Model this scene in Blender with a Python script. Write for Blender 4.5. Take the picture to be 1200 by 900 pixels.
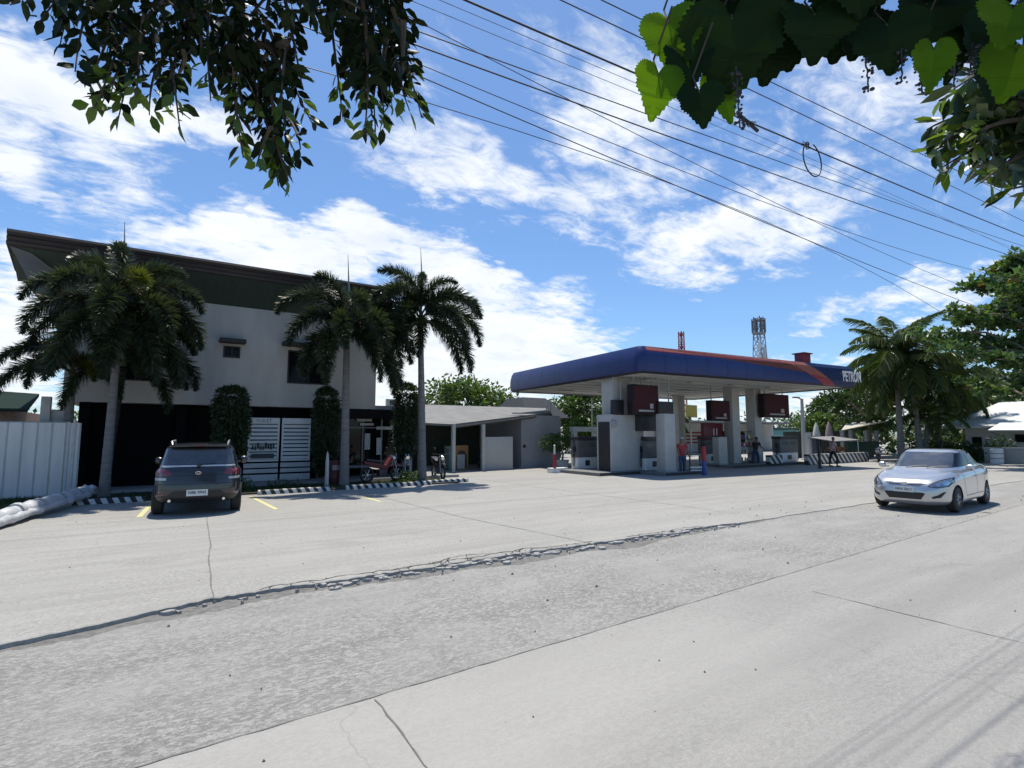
import bpy, bmesh, math, random
from mathutils import Vector, Matrix
from mathutils.bvhtree import BVHTree
import numpy as np
R = math.radians
random.seed(7)
rng = np.random.default_rng(7)
for o in list(bpy.data.objects):
    bpy.data.objects.remove(o)
scene = bpy.context.scene
COL = scene.collection

# ------------------------------------------------------------------ camera
# world axes: +X along the road to the right, +Y away from the road, Z up
CAM_H, FPX, PITCH, YAW = 1.8, 620.74, R(5.43), R(57.0)
cam = bpy.data.objects.new('camera', bpy.data.cameras.new('camera'))
COL.objects.link(cam)
cam.location = (0, 0, CAM_H)
cam.rotation_euler = (R(90) + PITCH, 0, YAW - R(90))
cam.data.sensor_width = 36.0
cam.data.lens = FPX / 1200 * 36
cam.data.clip_start = 0.05
cam.data.clip_end = 6000
scene.camera = cam
_f = np.array([math.cos(YAW), math.sin(YAW), 0.]); _r = np.array([math.sin(YAW), -math.cos(YAW), 0.]); _u = np.array([0, 0, 1.])
FW = _f * math.cos(PITCH) + _u * math.sin(PITCH); UP = _u * math.cos(PITCH) - _f * math.sin(PITCH)
C0 = np.array([0, 0, CAM_H])
def ray(x, y): return FW * FPX + _r * (x - 600) + UP * (450 - y)
def G(x, y, z=0.0):
    d = ray(x, y); return Vector(C0 + d * ((z - CAM_H) / d[2]))
def PV(x, y, v):
    d = ray(x, y); return Vector(C0 + d * (v / d[1]))
def PU(x, y, u):
    d = ray(x, y); return Vector(C0 + d * (u / d[0]))
def PD(x, y, dist):
    d = ray(x, y); return Vector(C0 + d / np.linalg.norm(d) * dist)

# ------------------------------------------------------------------ light
SUN_EL, SUN_AZ = R(74), math.atan2(0.9, 0.38)      # direction towards the sun in the XY plane
sun = bpy.data.objects.new('sun', bpy.data.lights.new('sun', 'SUN'))
COL.objects.link(sun)
sun.data.energy = 5.0
sun.data.angle = R(0.65)
sun.data.color = (1.0, 0.935, 0.835)
sd = Vector((math.cos(SUN_EL) * math.cos(SUN_AZ), math.cos(SUN_EL) * math.sin(SUN_AZ), math.sin(SUN_EL)))
sun.rotation_euler = sd.to_track_quat('Z', 'Y').to_euler()
sun.location = (0, 0, 60)

vs = scene.view_settings
vs.view_transform = 'Standard'; vs.look = 'None'; vs.gamma = 1; vs.use_curve_mapping = False
vs.exposure = 0.14

# ------------------------------------------------------------------ world: sky with clouds
world = bpy.data.worlds.new('World'); scene.world = world
world.use_nodes = True
nt = world.node_tree
for n in list(nt.nodes): nt.nodes.remove(n)
def N(t, **kw):
    n = nt.nodes.new(t)
    for k, v in kw.items(): setattr(n, k, v)
    return n
def lk(a, b): nt.links.new(a, b)
def M_(op, a, b=None, c=None, clamp=False):
    n = N('ShaderNodeMath', operation=op, use_clamp=clamp)
    for i, x in enumerate((a, b, c)):
        if x is None: continue
        if isinstance(x, (int, float)): n.inputs[i].default_value = x
        else: lk(x, n.inputs[i])
    return n.outputs[0]
def VM(op, a, b=None):
    n = N('ShaderNodeVectorMath', operation=op)
    for i, x in enumerate((a, b)):
        if x is None: continue
        if isinstance(x, (tuple, list, Vector)): n.inputs[i].default_value = x
        else: lk(x, n.inputs[i])
    return n
sky = N('ShaderNodeTexSky', sky_type='NISHITA')
sky.sun_disc = False
sky.sun_elevation = SUN_EL
sky.sun_rotation = math.atan2(sd.x, sd.y)
sky.air_density = 1.0; sky.dust_density = 0.6; sky.ozone_density = 1.4
tc = N('ShaderNodeTexCoord')
dirn = VM('NORMALIZE', tc.outputs['Generated']).outputs[0]
sep = N('ShaderNodeSeparateXYZ'); lk(dirn, sep.inputs[0])
zc = M_('MAXIMUM', sep.outputs[2], 0.0)
den = M_('ADD', zc, 0.16)
flat = N('ShaderNodeCombineXYZ')
lk(M_('DIVIDE', sep.outputs[0], den), flat.inputs[0]); lk(M_('DIVIDE', sep.outputs[1], den), flat.inputs[1])
flat.inputs[2].default_value = 0.37
def noise(vec, scale, detail, rough, dist=0.0, loc=(0, 0, 0), scl=(1, 1, 1), rot=0.0):
    mp = N('ShaderNodeMapping'); lk(vec, mp.inputs[0])
    mp.inputs['Location'].default_value = loc; mp.inputs['Scale'].default_value = scl; mp.inputs['Rotation'].default_value = (0, 0, rot)
    n = N('ShaderNodeTexNoise'); lk(mp.outputs[0], n.inputs['Vector'])
    n.inputs['Scale'].default_value = scale; n.inputs['Detail'].default_value = detail
    n.inputs['Roughness'].default_value = rough; n.inputs['Distortion'].default_value = dist
    return n
n_big = noise(flat.outputs[0], 2.6, 9, 0.62, 0.35)
n_fine = noise(flat.outputs[0], 7.5, 7, 0.66, 0.5, loc=(3, 1, 0), scl=(1.0, 1.8, 1), rot=R(35))
n_shade = noise(flat.outputs[0], 4.2, 6, 0.6, 0.2, loc=(0.06, 0.05, 0.3))
# warp the direction a little so that the cloud masses have ragged outlines
warp = noise(flat.outputs[0], 3.2, 5, 0.6, 0.0, loc=(9, 4, 2))
wv = VM('SUBTRACT', warp.outputs['Color'], (0.5, 0.5, 0.5)).outputs[0]
wsc = N('ShaderNodeVectorMath', operation='SCALE'); lk(wv, wsc.inputs[0]); wsc.inputs['Scale'].default_value = 0.20
wd = VM('ADD', dirn, wsc.outputs[0]).outputs[0]
# every cloud mass is a soft ellipse on the sky: (x, y, rx, ry, tilt, weight), read off the photograph as directions
CLOUDS = [(55, 115, 140, 55, 12, .95), (215, 135, 120, 34, 10, .8), (15, 170, 60, 60, 0, .8), (125, 190, 75, 34, 18, .62),
          (60, 235, 60, 12, 4, .55), (290, 246, 62, 16, 8, .7), (20, 300, 70, 40, 10, .75), (15, 400, 75, 90, 0, 1.0),
          (330, 292, 190, 34, 6, .95), (435, 290, 62, 44, 0, 1.0), (545, 325, 90, 46, 20, 1.0), (590, 400, 120, 62, 12, 1.1),
          (510, 440, 150, 80, 0, 1.1), (660, 430, 70, 34, 15, .8), (540, 192, 110, 40, 20, .74), (460, 165, 60, 40, 0, .55),
          (530, 278, 55, 22, 10, .55), (645, 345, 60, 24, 15, .5), (735, 150, 95, 95, 25, .74), (690, 235, 60, 50, 10, .62), (640, 30, 140, 50, 25, .5), (480, 60, 60, 60, 0, .4),
          (850, 285, 135, 42, 4, .8), (935, 240, 90, 55, -20, .7), (1000, 110, 190, 75, 25, .58), (1120, 190, 140, 60, 25, .5), (880, 130, 90, 60, 20, .5),
          (1080, 345, 170, 26, -10, .66), (990, 372, 90, 10, -12, .5), (1150, 400, 140, 30, 0, .5), (780, 480, 300, 34, 0, .7), (1000, 475, 140, 40, 0, .9),
          (350, 400, 120, 60, 0, .8), (150, 330, 120, 70, 0, .6),
          (-250, 200, 220, 160, 0, .7), (1500, 250, 240, 120, 20, .6), (1450, 480, 300, 60, 0, .7), (-200, 480, 250, 60, 0, .8), (500, -350, 300, 150, 20, .6), (900, -300, 250, 120, 20, .6)]
acc = None
for (x, y, rx, ry, tl, w) in CLOUDS:
    c = Vector(ray(x, y)).normalized()
    ct, st = math.cos(R(tl)), math.sin(R(tl))
    a = (Vector(ray(x + ct * 20, y + st * 20)).normalized() - c); b = (Vector(ray(x - st * 20, y + ct * 20)).normalized() - c)
    ka = a.length * rx / 20; kb = b.length * ry / 20
    a.normalize(); b.normalize()
    dv = VM('SUBTRACT', wd, tuple(c)).outputs[0]
    pa = VM('DOT_PRODUCT', dv, tuple(a / ka)).outputs['Value']; pb = VM('DOT_PRODUCT', dv, tuple(b / kb)).outputs['Value']
    r2 = M_('ADD', M_('MULTIPLY', pa, pa), M_('MULTIPLY', pb, pb))
    fall = M_('SUBTRACT', 1.0, M_('MULTIPLY', r2, 0.5), clamp=True)
    front = M_('GREATER_THAN', VM('DOT_PRODUCT', dirn, tuple(c)).outputs['Value'], 0.0)
    v = M_('MULTIPLY', M_('MULTIPLY', fall, front), w)
    acc = v if acc is None else M_('MAXIMUM', acc, v)
tex = M_('ADD', M_('MULTIPLY', n_big.outputs[0], 1.05), M_('MULTIPLY', n_fine.outputs[0], 1.25))
s = M_('ADD', M_('ADD', M_('MULTIPLY', acc, 1.0), tex), -1.43)
mr = N('ShaderNodeMapRange', interpolation_type='SMOOTHSTEP'); lk(s, mr.inputs[0])
mr.inputs['From Min'].default_value = -0.02; mr.inputs['From Max'].default_value = 0.60
dens = M_('MULTIPLY', mr.outputs[0], 0.97)
# sky tint: keep the deep blue of the photograph
hs = N('ShaderNodeMix', data_type='RGBA', blend_type='MULTIPLY'); hs.inputs['Factor'].default_value = 1.0
lk(sky.outputs[0], hs.inputs['A']); hs.inputs['B'].default_value = (0.87, 1.12, 1.37, 1)
ccol = N('ShaderNodeMix', data_type='RGBA'); lk(n_shade.outputs[0], ccol.inputs['Factor'])
ccol.inputs['A'].default_value = (6.2, 6.9, 7.9, 1); ccol.inputs['B'].default_value = (10.5, 10.6, 10.7, 1)
mx = N('ShaderNodeMix', data_type='RGBA'); lk(dens, mx.inputs['Factor']); lk(hs.outputs['Result'], mx.inputs['A']); lk(ccol.outputs['Result'], mx.inputs['B'])
bg = N('ShaderNodeBackground'); lk(mx.outputs['Result'], bg.inputs[0]); bg.inputs[1].default_value = 0.105
wo = N('ShaderNodeOutputWorld'); lk(bg.outputs[0], wo.inputs[0])

# ------------------------------------------------------------------ materials
MATS = {}
def mat(name, col, rough=0.6, metal=0.0, var=0.12, scale=6.0, bump=0.0, coat=0.0, trans=0.0, spec=0.5, leaf=False, stretch=None, col2=None, emis=None):
    """Principled material whose base colour is broken up by noise; col2 adds a second, larger stain colour."""
    if name in MATS: return MATS[name]
    m = bpy.data.materials.new(name); m.use_nodes = True
    t = m.node_tree; b = t.nodes['Principled BSDF']; L = t.links.new
    b.inputs['Roughness'].default_value = rough; b.inputs['Metallic'].default_value = metal
    b.inputs['Coat Weight'].default_value = coat; b.inputs['Coat Roughness'].default_value = 0.06
    b.inputs['Specular IOR Level'].default_value = spec
    co = t.nodes.new('ShaderNodeTexCoord'); mp = t.nodes.new('ShaderNodeMapping'); L(co.outputs['Object'], mp.inputs[0])
    if stretch: mp.inputs['Scale'].default_value = stretch
    nz = t.nodes.new('ShaderNodeTexNoise'); L(mp.outputs[0], nz.inputs['Vector'])
    nz.inputs['Scale'].default_value = scale; nz.inputs['Detail'].default_value = 6; nz.inputs['Roughness'].default_value = 0.65
    mi = t.nodes.new('ShaderNodeMix'); mi.data_type = 'RGBA'
    fac = nz.outputs[0]
    if leaf:
        g = t.nodes.new('ShaderNodeNewGeometry'); fac = g.outputs['Random Per Island']
    else:
        mr_ = t.nodes.new('ShaderNodeMapRange'); L(fac, mr_.inputs[0]); mr_.inputs[1].default_value = 0.3; mr_.inputs[2].default_value = 0.7; fac = mr_.outputs[0]
    L(fac, mi.inputs['Factor'])
    c = Vector(col); lo = c * (1 - var); hi = c * (1 + var)
    if col2 is not None: lo, hi = c, Vector(col2)
    mi.inputs['A'].default_value = (*lo, 1); mi.inputs['B'].default_value = (*hi, 1)
    L(mi.outputs['Result'], b.inputs['Base Color'])
    if bump:
        bp = t.nodes.new('ShaderNodeBump'); bp.inputs['Strength'].default_value = bump; bp.inputs['Distance'].default_value = 0.02
        L(nz.outputs[0], bp.inputs['Height']); L(bp.outputs[0], b.inputs['Normal'])
    if trans:
        tr = t.nodes.new('ShaderNodeBsdfTranslucent'); ms = t.nodes.new('ShaderNodeMixShader'); ms.inputs[0].default_value = trans
        br = t.nodes.new('ShaderNodeMix'); br.data_type = 'RGBA'; br.blend_type = 'MULTIPLY'; br.inputs['Factor'].default_value = 1
        L(mi.outputs['Result'], br.inputs['A']); br.inputs['B'].default_value = (2.3, 2.2, 0.8, 1)
        L(br.outputs['Result'], tr.inputs[0])
        L(b.outputs[0], ms.inputs[1]); L(tr.outputs[0], ms.inputs[2]); L(ms.outputs[0], t.nodes['Material Output'].inputs[0])
    if emis: b.inputs['Emission Color'].default_value = (*emis, 1); b.inputs['Emission Strength'].default_value = 1
    MATS[name] = m
    return m

def concrete(name, base, dark, pit=0.0, streak=(0.25, 1.2, 1), joints=None, stain=0.5, bump=0.35, patch=None, pscale=26):
    """Worn outdoor concrete: cloudy stains, streaks along the traffic, speckle, pits and hairline cracks."""
    m = bpy.data.materials.new(name); m.use_nodes = True
    t = m.node_tree; b = t.nodes['Principled BSDF']; L = t.links.new
    b.inputs['Roughness'].default_value = 0.88; b.inputs['Specular IOR Level'].default_value = 0.25
    co = t.nodes.new('ShaderNodeTexCoord')
    def nz(scale, det, scl=(1, 1, 1), rough=0.6, dist=0.0, loc=(0, 0, 0)):
        mp = t.nodes.new('ShaderNodeMapping'); L(co.outputs['Object'], mp.inputs[0]); mp.inputs['Scale'].default_value = scl; mp.inputs['Location'].default_value = loc
        n = t.nodes.new('ShaderNodeTexNoise'); L(mp.outputs[0], n.inputs['Vector'])
        n.inputs['Scale'].default_value = scale; n.inputs['Detail'].default_value = det; n.inputs['Roughness'].default_value = rough; n.inputs['Distortion'].default_value = dist
        return n.outputs[0]
    def rmp(x, a, c):
        r = t.nodes.new('ShaderNodeMapRange'); r.clamp = True; L(x, r.inputs[0]); r.inputs[1].default_value = a; r.inputs[2].default_value = c; return r.outputs[0]
    def mix(f, a, c, blend='MIX', k=None):
        n = t.nodes.new('ShaderNodeMix'); n.data_type = 'RGBA'; n.blend_type = blend
        if isinstance(f, float): n.inputs['Factor'].default_value = f
        else: L(f, n.inputs['Factor'])
        for key, x in (('A', a), ('B', c)):
            if isinstance(x, tuple): n.inputs[key].default_value = (*x, 1)
            else: L(x, n.inputs[key])
        return n.outputs['Result']
    def mul(x, k):
        n = t.nodes.new('ShaderNodeMath'); n.operation = 'MULTIPLY'; L(x, n.inputs[0])
        if isinstance(k, (int, float)): n.inputs[1].default_value = k
        else: L(k, n.inputs[1])
        return n.outputs[0]
    cloud = rmp(nz(0.45, 6, (0.6, 1, 1), 0.62, 0.4), 0.32, 0.68)
    strk = rmp(nz(3.0, 5, streak, 0.6), 0.35, 0.7)
    speck = rmp(nz(90, 3, (1, 1, 1), 0.7), 0.35, 0.68)
    c1 = mix(mul(cloud, stain), tuple(Vector(base)), tuple(Vector(dark)))
    c1 = mix(mul(strk, 0.7), c1, tuple(Vector(base) * 1.15))
    oil = rmp(nz(0.9, 4, (0.5, 1.0, 1), 0.7, 0.3, (5, 8, 1)), 0.60, 0.74)
    c1 = mix(mul(oil, 0.5), c1, tuple(Vector(dark) * 0.72))
    c1 = mix(mul(speck, 0.55), c1, tuple(Vector(dark) * 0.8))
    h = nz(60, 5, (1, 1, 1), 0.7)
    if pit:
        # rough, scuffed and stone-pitted surface
        v = t.nodes.new('ShaderNodeTexVoronoi'); mp = t.nodes.new('ShaderNodeMapping'); L(co.outputs['Object'], mp.inputs[0]); mp.inputs['Scale'].default_value = (0.6, 1.15, 1); mp.inputs['Rotation'].default_value = (0, 0, R(12))
        dn = t.nodes.new('ShaderNodeTexNoise'); dn.inputs['Scale'].default_value = 9; dn.inputs['Detail'].default_value = 4
        L(mp.outputs[0], dn.inputs['Vector'])
        ad = t.nodes.new('ShaderNodeVectorMath'); ad.operation = 'MULTIPLY_ADD'; L(dn.outputs['Color'], ad.inputs[0]); ad.inputs[1].default_value = (0.16, 0.16, 0.16); L(mp.outputs[0], ad.inputs[2])
        L(ad.outputs[0], v.inputs['Vector']); v.inputs['Scale'].default_value = pscale
        area = rmp(nz(0.8, 5, (0.7, 1.0, 1), 0.7, 0.5, (4, 2, 0)), 0.28, 0.58)
        scuff = rmp(nz(30, 6, (0.6, 1.1, 1), 0.75, 0.5), 0.48, 0.60)
        cell = rmp(v.outputs['Distance'], 0.05, 0.5)
        pm = mul(mul(scuff, area), pit)
        c1 = mix(pm, c1, tuple(Vector(dark) * 0.66))
        lt = rmp(nz(42, 6, (0.6, 1.2, 1), 0.75, 0.6, (7, 1, 3)), 0.54, 0.64)
        c1 = mix(mul(mul(lt, area), pit * 0.9), c1, tuple(Vector(base) * 1.5))
        c1 = mix(mul(cell, pit * 0.25), c1, tuple(Vector(dark) * 0.7))
        hh = t.nodes.new('ShaderNodeMath'); hh.operation = 'SUBTRACT'; L(h, hh.inputs[0]); L(pm, hh.inputs[1]); h = hh.outputs[0]
    trk = rmp(nz(1.5, 3, (0.02, 1.0, 1), 0.5, 0.15, (2, 6, 0)), 0.50, 0.68)
    c1 = mix(mul(trk, 0.32), c1, tuple(Vector(dark) * 0.85))
    if patch is not None:
        pn = rmp(nz(0.22, 4, (0.25, 1.0, 1), 0.5, 0.3, (11, 3, 0)), 0.45, 0.62)
        c1 = mix(mul(pn, 0.55), c1, tuple(Vector(patch)))
    # hairline cracks
    vc = t.nodes.new('ShaderNodeTexVoronoi'); vc.feature = 'DISTANCE_TO_EDGE'
    wn = t.nodes.new('ShaderNodeTexNoise'); L(co.outputs['Object'], wn.inputs['Vector']); wn.inputs['Scale'].default_value = 1.3; wn.inputs['Detail'].default_value = 6
    wa = t.nodes.new('ShaderNodeVectorMath'); wa.operation = 'MULTIPLY_ADD'; L(wn.outputs['Color'], wa.inputs[0]); wa.inputs[1].default_value = (0.9, 0.9, 0); L(co.outputs['Object'], wa.inputs[2])
    L(wa.outputs[0], vc.inputs['Vector']); vc.inputs['Scale'].default_value = 0.16
    cr = t.nodes.new('ShaderNodeMapRange'); L(vc.outputs['Distance'], cr.inputs[0]); cr.inputs[1].default_value = 0.0; cr.inputs[2].default_value = 0.0022; cr.inputs[3].default_value = 1; cr.inputs[4].default_value = 0
    c1 = mix(mul(cr.outputs[0], 0.2), c1, tuple(Vector(dark) * 0.35))
    L(c1, b.inputs['Base Color'])
    bp = t.nodes.new('ShaderNodeBump'); bp.inputs['Strength'].default_value = bump; bp.inputs['Distance'].default_value = 0.015; L(h, bp.inputs['Height']); L(bp.outputs[0], b.inputs['Normal'])
    MATS[name] = m
    return m

def stripes(name, ca, cb, period, axis='X', slant=0.0, rough=0.7):
    m = bpy.data.materials.new(name); m.use_nodes = True
    t = m.node_tree; b = t.nodes['Principled BSDF']; L = t.links.new
    b.inputs['Roughness'].default_value = rough
    co = t.nodes.new('ShaderNodeTexCoord'); sp = t.nodes.new('ShaderNodeSeparateXYZ'); L(co.outputs['Object'], sp.inputs[0])
    a = t.nodes.new('ShaderNodeMath'); a.operation = 'MULTIPLY_ADD'; L(sp.outputs['Z'], a.inputs[0]); a.inputs[1].default_value = slant; L(sp.outputs[axis], a.inputs[2])
    d = t.nodes.new('ShaderNodeMath'); d.operation = 'DIVIDE'; L(a.outputs[0], d.inputs[0]); d.inputs[1].default_value = period
    fr = t.nodes.new('ShaderNodeMath'); fr.operation = 'FRACT'; L(d.outputs[0], fr.inputs[0])
    gt = t.nodes.new('ShaderNodeMath'); gt.operation = 'GREATER_THAN'; L(fr.outputs[0], gt.inputs[0]); gt.inputs[1].default_value = 0.5
    nz = t.nodes.new('ShaderNodeTexNoise'); L(co.outputs['Object'], nz.inputs['Vector']); nz.inputs['Scale'].default_value = 14; nz.inputs['Detail'].default_value = 6
    mi = t.nodes.new('ShaderNodeMix'); mi.data_type = 'RGBA'; L(gt.outputs[0], mi.inputs['Factor']); mi.inputs['A'].default_value = (*ca, 1); mi.inputs['B'].default_value = (*cb, 1)
    dm = t.nodes.new('ShaderNodeMix'); dm.data_type = 'RGBA'
    mr_ = t.nodes.new('ShaderNodeMapRange'); L(nz.outputs[0], mr_.inputs[0]); mr_.inputs[1].default_value = 0.5; mr_.inputs[2].default_value = 0.75; mr_.inputs[4].default_value = 0.7
    L(mr_.outputs[0], dm.inputs['Factor']); L(mi.outputs['Result'], dm.inputs['A']); dm.inputs['B'].default_value = (0.16, 0.155, 0.145, 1)
    L(dm.outputs['Result'], b.inputs['Base Color'])
    MATS[name] = m
    return m

# ------------------------------------------------------------------ mesh helpers
class MB:
    """Collects simple shapes; build() links them as ONE mesh object."""
    def __init__(s): s.v = []; s.f = []; s.m = []; s.cur = 0
    def add(s, verts, faces):
        o = len(s.v); s.v += [tuple(p) for p in verts]; s.f += [tuple(i + o for i in f) for f in faces]; s.m += [s.cur] * len(faces); return s
    def box(s, c, d, rz=0.0, taper=1.0):
        x, y, z = d[0] / 2, d[1] / 2, d[2] / 2; ca, sa = math.cos(rz), math.sin(rz); pts = []
        for dz in (-1, 1):
            k = 1 if dz < 0 else taper
            for dx, dy in ((-1, -1), (1, -1), (1, 1), (-1, 1)):
                px, py = dx * x * k, dy * y * k; pts.append((c[0] + px * ca - py * sa, c[1] + px * sa + py * ca, c[2] + dz * z))
        return s.add(pts, [(3, 2, 1, 0), (4, 5, 6, 7), (0, 1, 5, 4), (1, 2, 6, 5), (2, 3, 7, 6), (3, 0, 4, 7)])
    def box2(s, a, b): return s.box([(a[i] + b[i]) / 2 for i in range(3)], [abs(b[i] - a[i]) for i in range(3)])
    def tube(s, path, rad, n=8, cap=True):
        path = [Vector(p) for p in path]; k = len(path)
        rr = [rad] * k if isinstance(rad, (int, float)) else list(rad)
        pts = []; ref = None
        for i, p in enumerate(path):
            d = (path[min(i + 1, k - 1)] - path[max(i - 1, 0)])
            if d.length < 1e-9: d = Vector((0, 0, 1))
            d.normalize()
            if ref is None or abs(ref.dot(d)) > 0.95: ref = Vector((1, 0, 0)) if abs(d.x) < 0.8 else Vector((0, 1, 0))
            a = (ref - d * ref.dot(d)).normalized(); b = d.cross(a); ref = a
            for j in range(n):
                t = 2 * math.pi * j / n; pts.append(p + (a * math.cos(t) + b * math.sin(t)) * rr[i])
        fs = []
        for i in range(k - 1):
            for j in range(n):
                j2 = (j + 1) % n; fs.append((i * n + j, i * n + j2, (i + 1) * n + j2, (i + 1) * n + j))
        if cap: fs.append(tuple(range(n - 1, -1, -1))); fs.append(tuple((k - 1) * n + j for j in range(n)))
        return s.add(pts, fs)
    def lathe(s, prof, c=(0, 0, 0), n=16, axis='Z'):
        pts = []
        for (r, z) in prof:
            for j in range(n):
                t = 2 * math.pi * j / n; a, b = r * math.cos(t), r * math.sin(t)
                p = {'Z': (a, b, z), 'Y': (a, z, b), 'X': (z, a, b)}[axis]
                pts.append((p[0] + c[0], p[1] + c[1], p[2] + c[2]))
        k = len(prof); fs = []
        for i in range(k - 1):
            for j in range(n):
                j2 = (j + 1) % n; fs.append((i * n + j, i * n + j2, (i + 1) * n + j2, (i + 1) * n + j))
        if prof[0][0] > 1e-6: fs.append(tuple(range(n - 1, -1, -1)))
        if prof[-1][0] > 1e-6: fs.append(tuple((k - 1) * n + j for j in range(n)))
        return s.add(pts, fs)
    def prism(s, poly, vec):
        """closed polygon (3D points) pushed along vec"""
        n = len(poly); vec = Vector(vec); a = [Vector(p) for p in poly]
        return s.add(a + [p + vec for p in a], [tuple(range(n - 1, -1, -1)), tuple(range(n, 2 * n))] + [(i, (i + 1) % n, n + (i + 1) % n, n + i) for i in range(n)])
    def quad(s, a, b, c, d): return s.add([a, b, c, d], [(0, 1, 2, 3)])
    def build(s, name, m, parent=None, bevel=0.0, smooth=True, loc=None):
        me = bpy.data.meshes.new(name); me.from_pydata(s.v, [], s.f); me.validate()
        bm = bmesh.new(); bm.from_mesh(me)
        bmesh.ops.recalc_face_normals(bm, faces=bm.faces)
        if bevel:
            es = [e for e in bm.edges if len(e.link_faces) == 2 and e.calc_face_angle(0) > 0.6]
            bmesh.ops.bevel(bm, geom=es, offset=bevel, segments=2, profile=0.6, affect='EDGES', clamp_overlap=True)
        bm.to_mesh(me); bm.free()
        ms = m if isinstance(m, (list, tuple)) else [m]
        for q in ms: me.materials.append(q)
        if len(ms) > 1 and not bevel:
            for p, k in zip(me.polygons, s.m): p.material_index = k
        if smooth:
            me.polygons.foreach_set('use_smooth', [True] * len(me.polygons))
            try: me.set_sharp_from_angle(angle=R(38))
            except Exception: pass
        return link(name, me, parent, loc)
def link(name, me, parent=None, loc=None):
    o = bpy.data.objects.new(name, me); COL.objects.link(o)
    if parent: o.parent = parent
    if loc is not None: o.location = loc
    return o
def raw(name, V, F, m, parent=None, smooth=False):
    """fast mesh from numpy arrays: V (n,3), F (k, 3 or 4)"""
    V = np.asarray(V, dtype=np.float32); F = np.asarray(F, dtype=np.int32)
    me = bpy.data.meshes.new(name); k, c = F.shape
    me.vertices.add(len(V)); me.vertices.foreach_set('co', V.ravel())
    me.loops.add(k * c); me.loops.foreach_set('vertex_index', F.ravel())
    me.polygons.add(k); me.polygons.foreach_set('loop_start', np.arange(0, k * c, c, dtype=np.int32))
    me.update(calc_edges=True); me.validate()
    if smooth: me.polygons.foreach_set('use_smooth', [True] * len(me.polygons))
    me.materials.append(m)
    return link(name, me, parent)
def tag(o, label=None, cat=None, group=None, kind=None):
    if label: o['label'] = label
    if cat: o['category'] = cat
    if group: o['group'] = group
    if kind: o['kind'] = kind
    return o
def thing(name, label, cat, loc=(0, 0, 0), rz=0.0, group=None):
    o = bpy.data.objects.new(name, None); COL.objects.link(o); o.empty_display_size = 0.2
    o.location = loc; o.rotation_euler = (0, 0, rz)
    return tag(o, label, cat, group)
def copy_tree(o, parent=None):
    c = o.copy(); COL.objects.link(c); c.parent = parent
    for ch in list(o.children): copy_tree(ch, c)
    return c
def dup(o, loc, rz, label, scale=None, group=None):
    c = copy_tree(o); c.location = loc; c.rotation_euler = (0, 0, rz); c['label'] = label
    if scale: c.scale = scale
    if group: c['group'] = group
    return c
def text_mesh(body, size, extrude=0.003, offset=0.0):
    cu = bpy.data.curves.new('lettering', 'FONT'); cu.body = body; cu.size = size; cu.extrude = extrude; cu.offset = offset
    cu.align_x = 'CENTER'; cu.align_y = 'CENTER'
    ob = bpy.data.objects.new('lettering', cu); COL.objects.link(ob)
    dg = bpy.context.evaluated_depsgraph_get(); dg.update()
    me = bpy.data.meshes.new_from_object(ob.evaluated_get(dg)); bpy.data.objects.remove(ob)
    return me
def text(name, body, size, m, parent, loc, rot, extrude=0.003, offset=0.0, sx=1.0):
    me = text_mesh(body, size, extrude, offset); me.materials.clear(); me.materials.append(m)
    o = link(name, me, parent, loc); o.rotation_euler = rot; o.scale = (sx, 1, 1); return o
def struct(o): o['kind'] = 'structure'; return o

# common materials
WHITE = mat('white_paint', (0.74, 0.74, 0.72), 0.55, var=0.08, scale=3, bump=0.05)
WALLW = mat('wall_paint', (0.70, 0.69, 0.67), 0.75, var=0.07, scale=1.2, bump=0.08)
BLACK = mat('black_paint', (0.018, 0.018, 0.020), 0.5, var=0.3)
DARKM = mat('dark_metal', (0.05, 0.05, 0.055), 0.45, metal=0.3, var=0.2)
GREY = mat('grey_paint', (0.30, 0.31, 0.31), 0.6, var=0.12)
STEEL = mat('steel', (0.45, 0.46, 0.47), 0.4, metal=0.8, var=0.15)
RUBBER = mat('rubber', (0.022, 0.022, 0.022), 0.8, var=0.25, scale=20)
CHROME = mat('chrome', (0.75, 0.75, 0.76), 0.12, metal=1.0, var=0.04)
GLASSD = mat('dark_glass', (0.006, 0.007, 0.008), 0.06, var=0.2, spec=0.28)
WGLASS = mat('window_glass_black', (0.006, 0.007, 0.008), 0.12, var=0.2, spec=0.12)
GLASSW = mat('windscreen_glass', (0.055, 0.065, 0.085), 0.05, var=0.2, spec=0.8)
RED = mat('red_paint', (0.34, 0.020, 0.025), 0.5, var=0.12)
DKRED = mat('dark_red_panel', (0.048, 0.006, 0.011), 0.5, var=0.2, scale=3, spec=.2)
BLUE = mat('blue_paint', (0.02, 0.06, 0.26), 0.45, var=0.12)
BARK = mat('bark', (0.20, 0.17, 0.14), 0.9, var=0.35, scale=9, bump=0.6, stretch=(1, 1, 0.35))
PALMBARK = mat('palm_bark', (0.165, 0.160, 0.152), 0.85, var=0.25, scale=5, bump=0.4, stretch=(0.6, 0.6, 3.5))
TWIG = mat('twig', (0.07, 0.055, 0.04), 0.9, var=0.3, scale=20)

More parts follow.
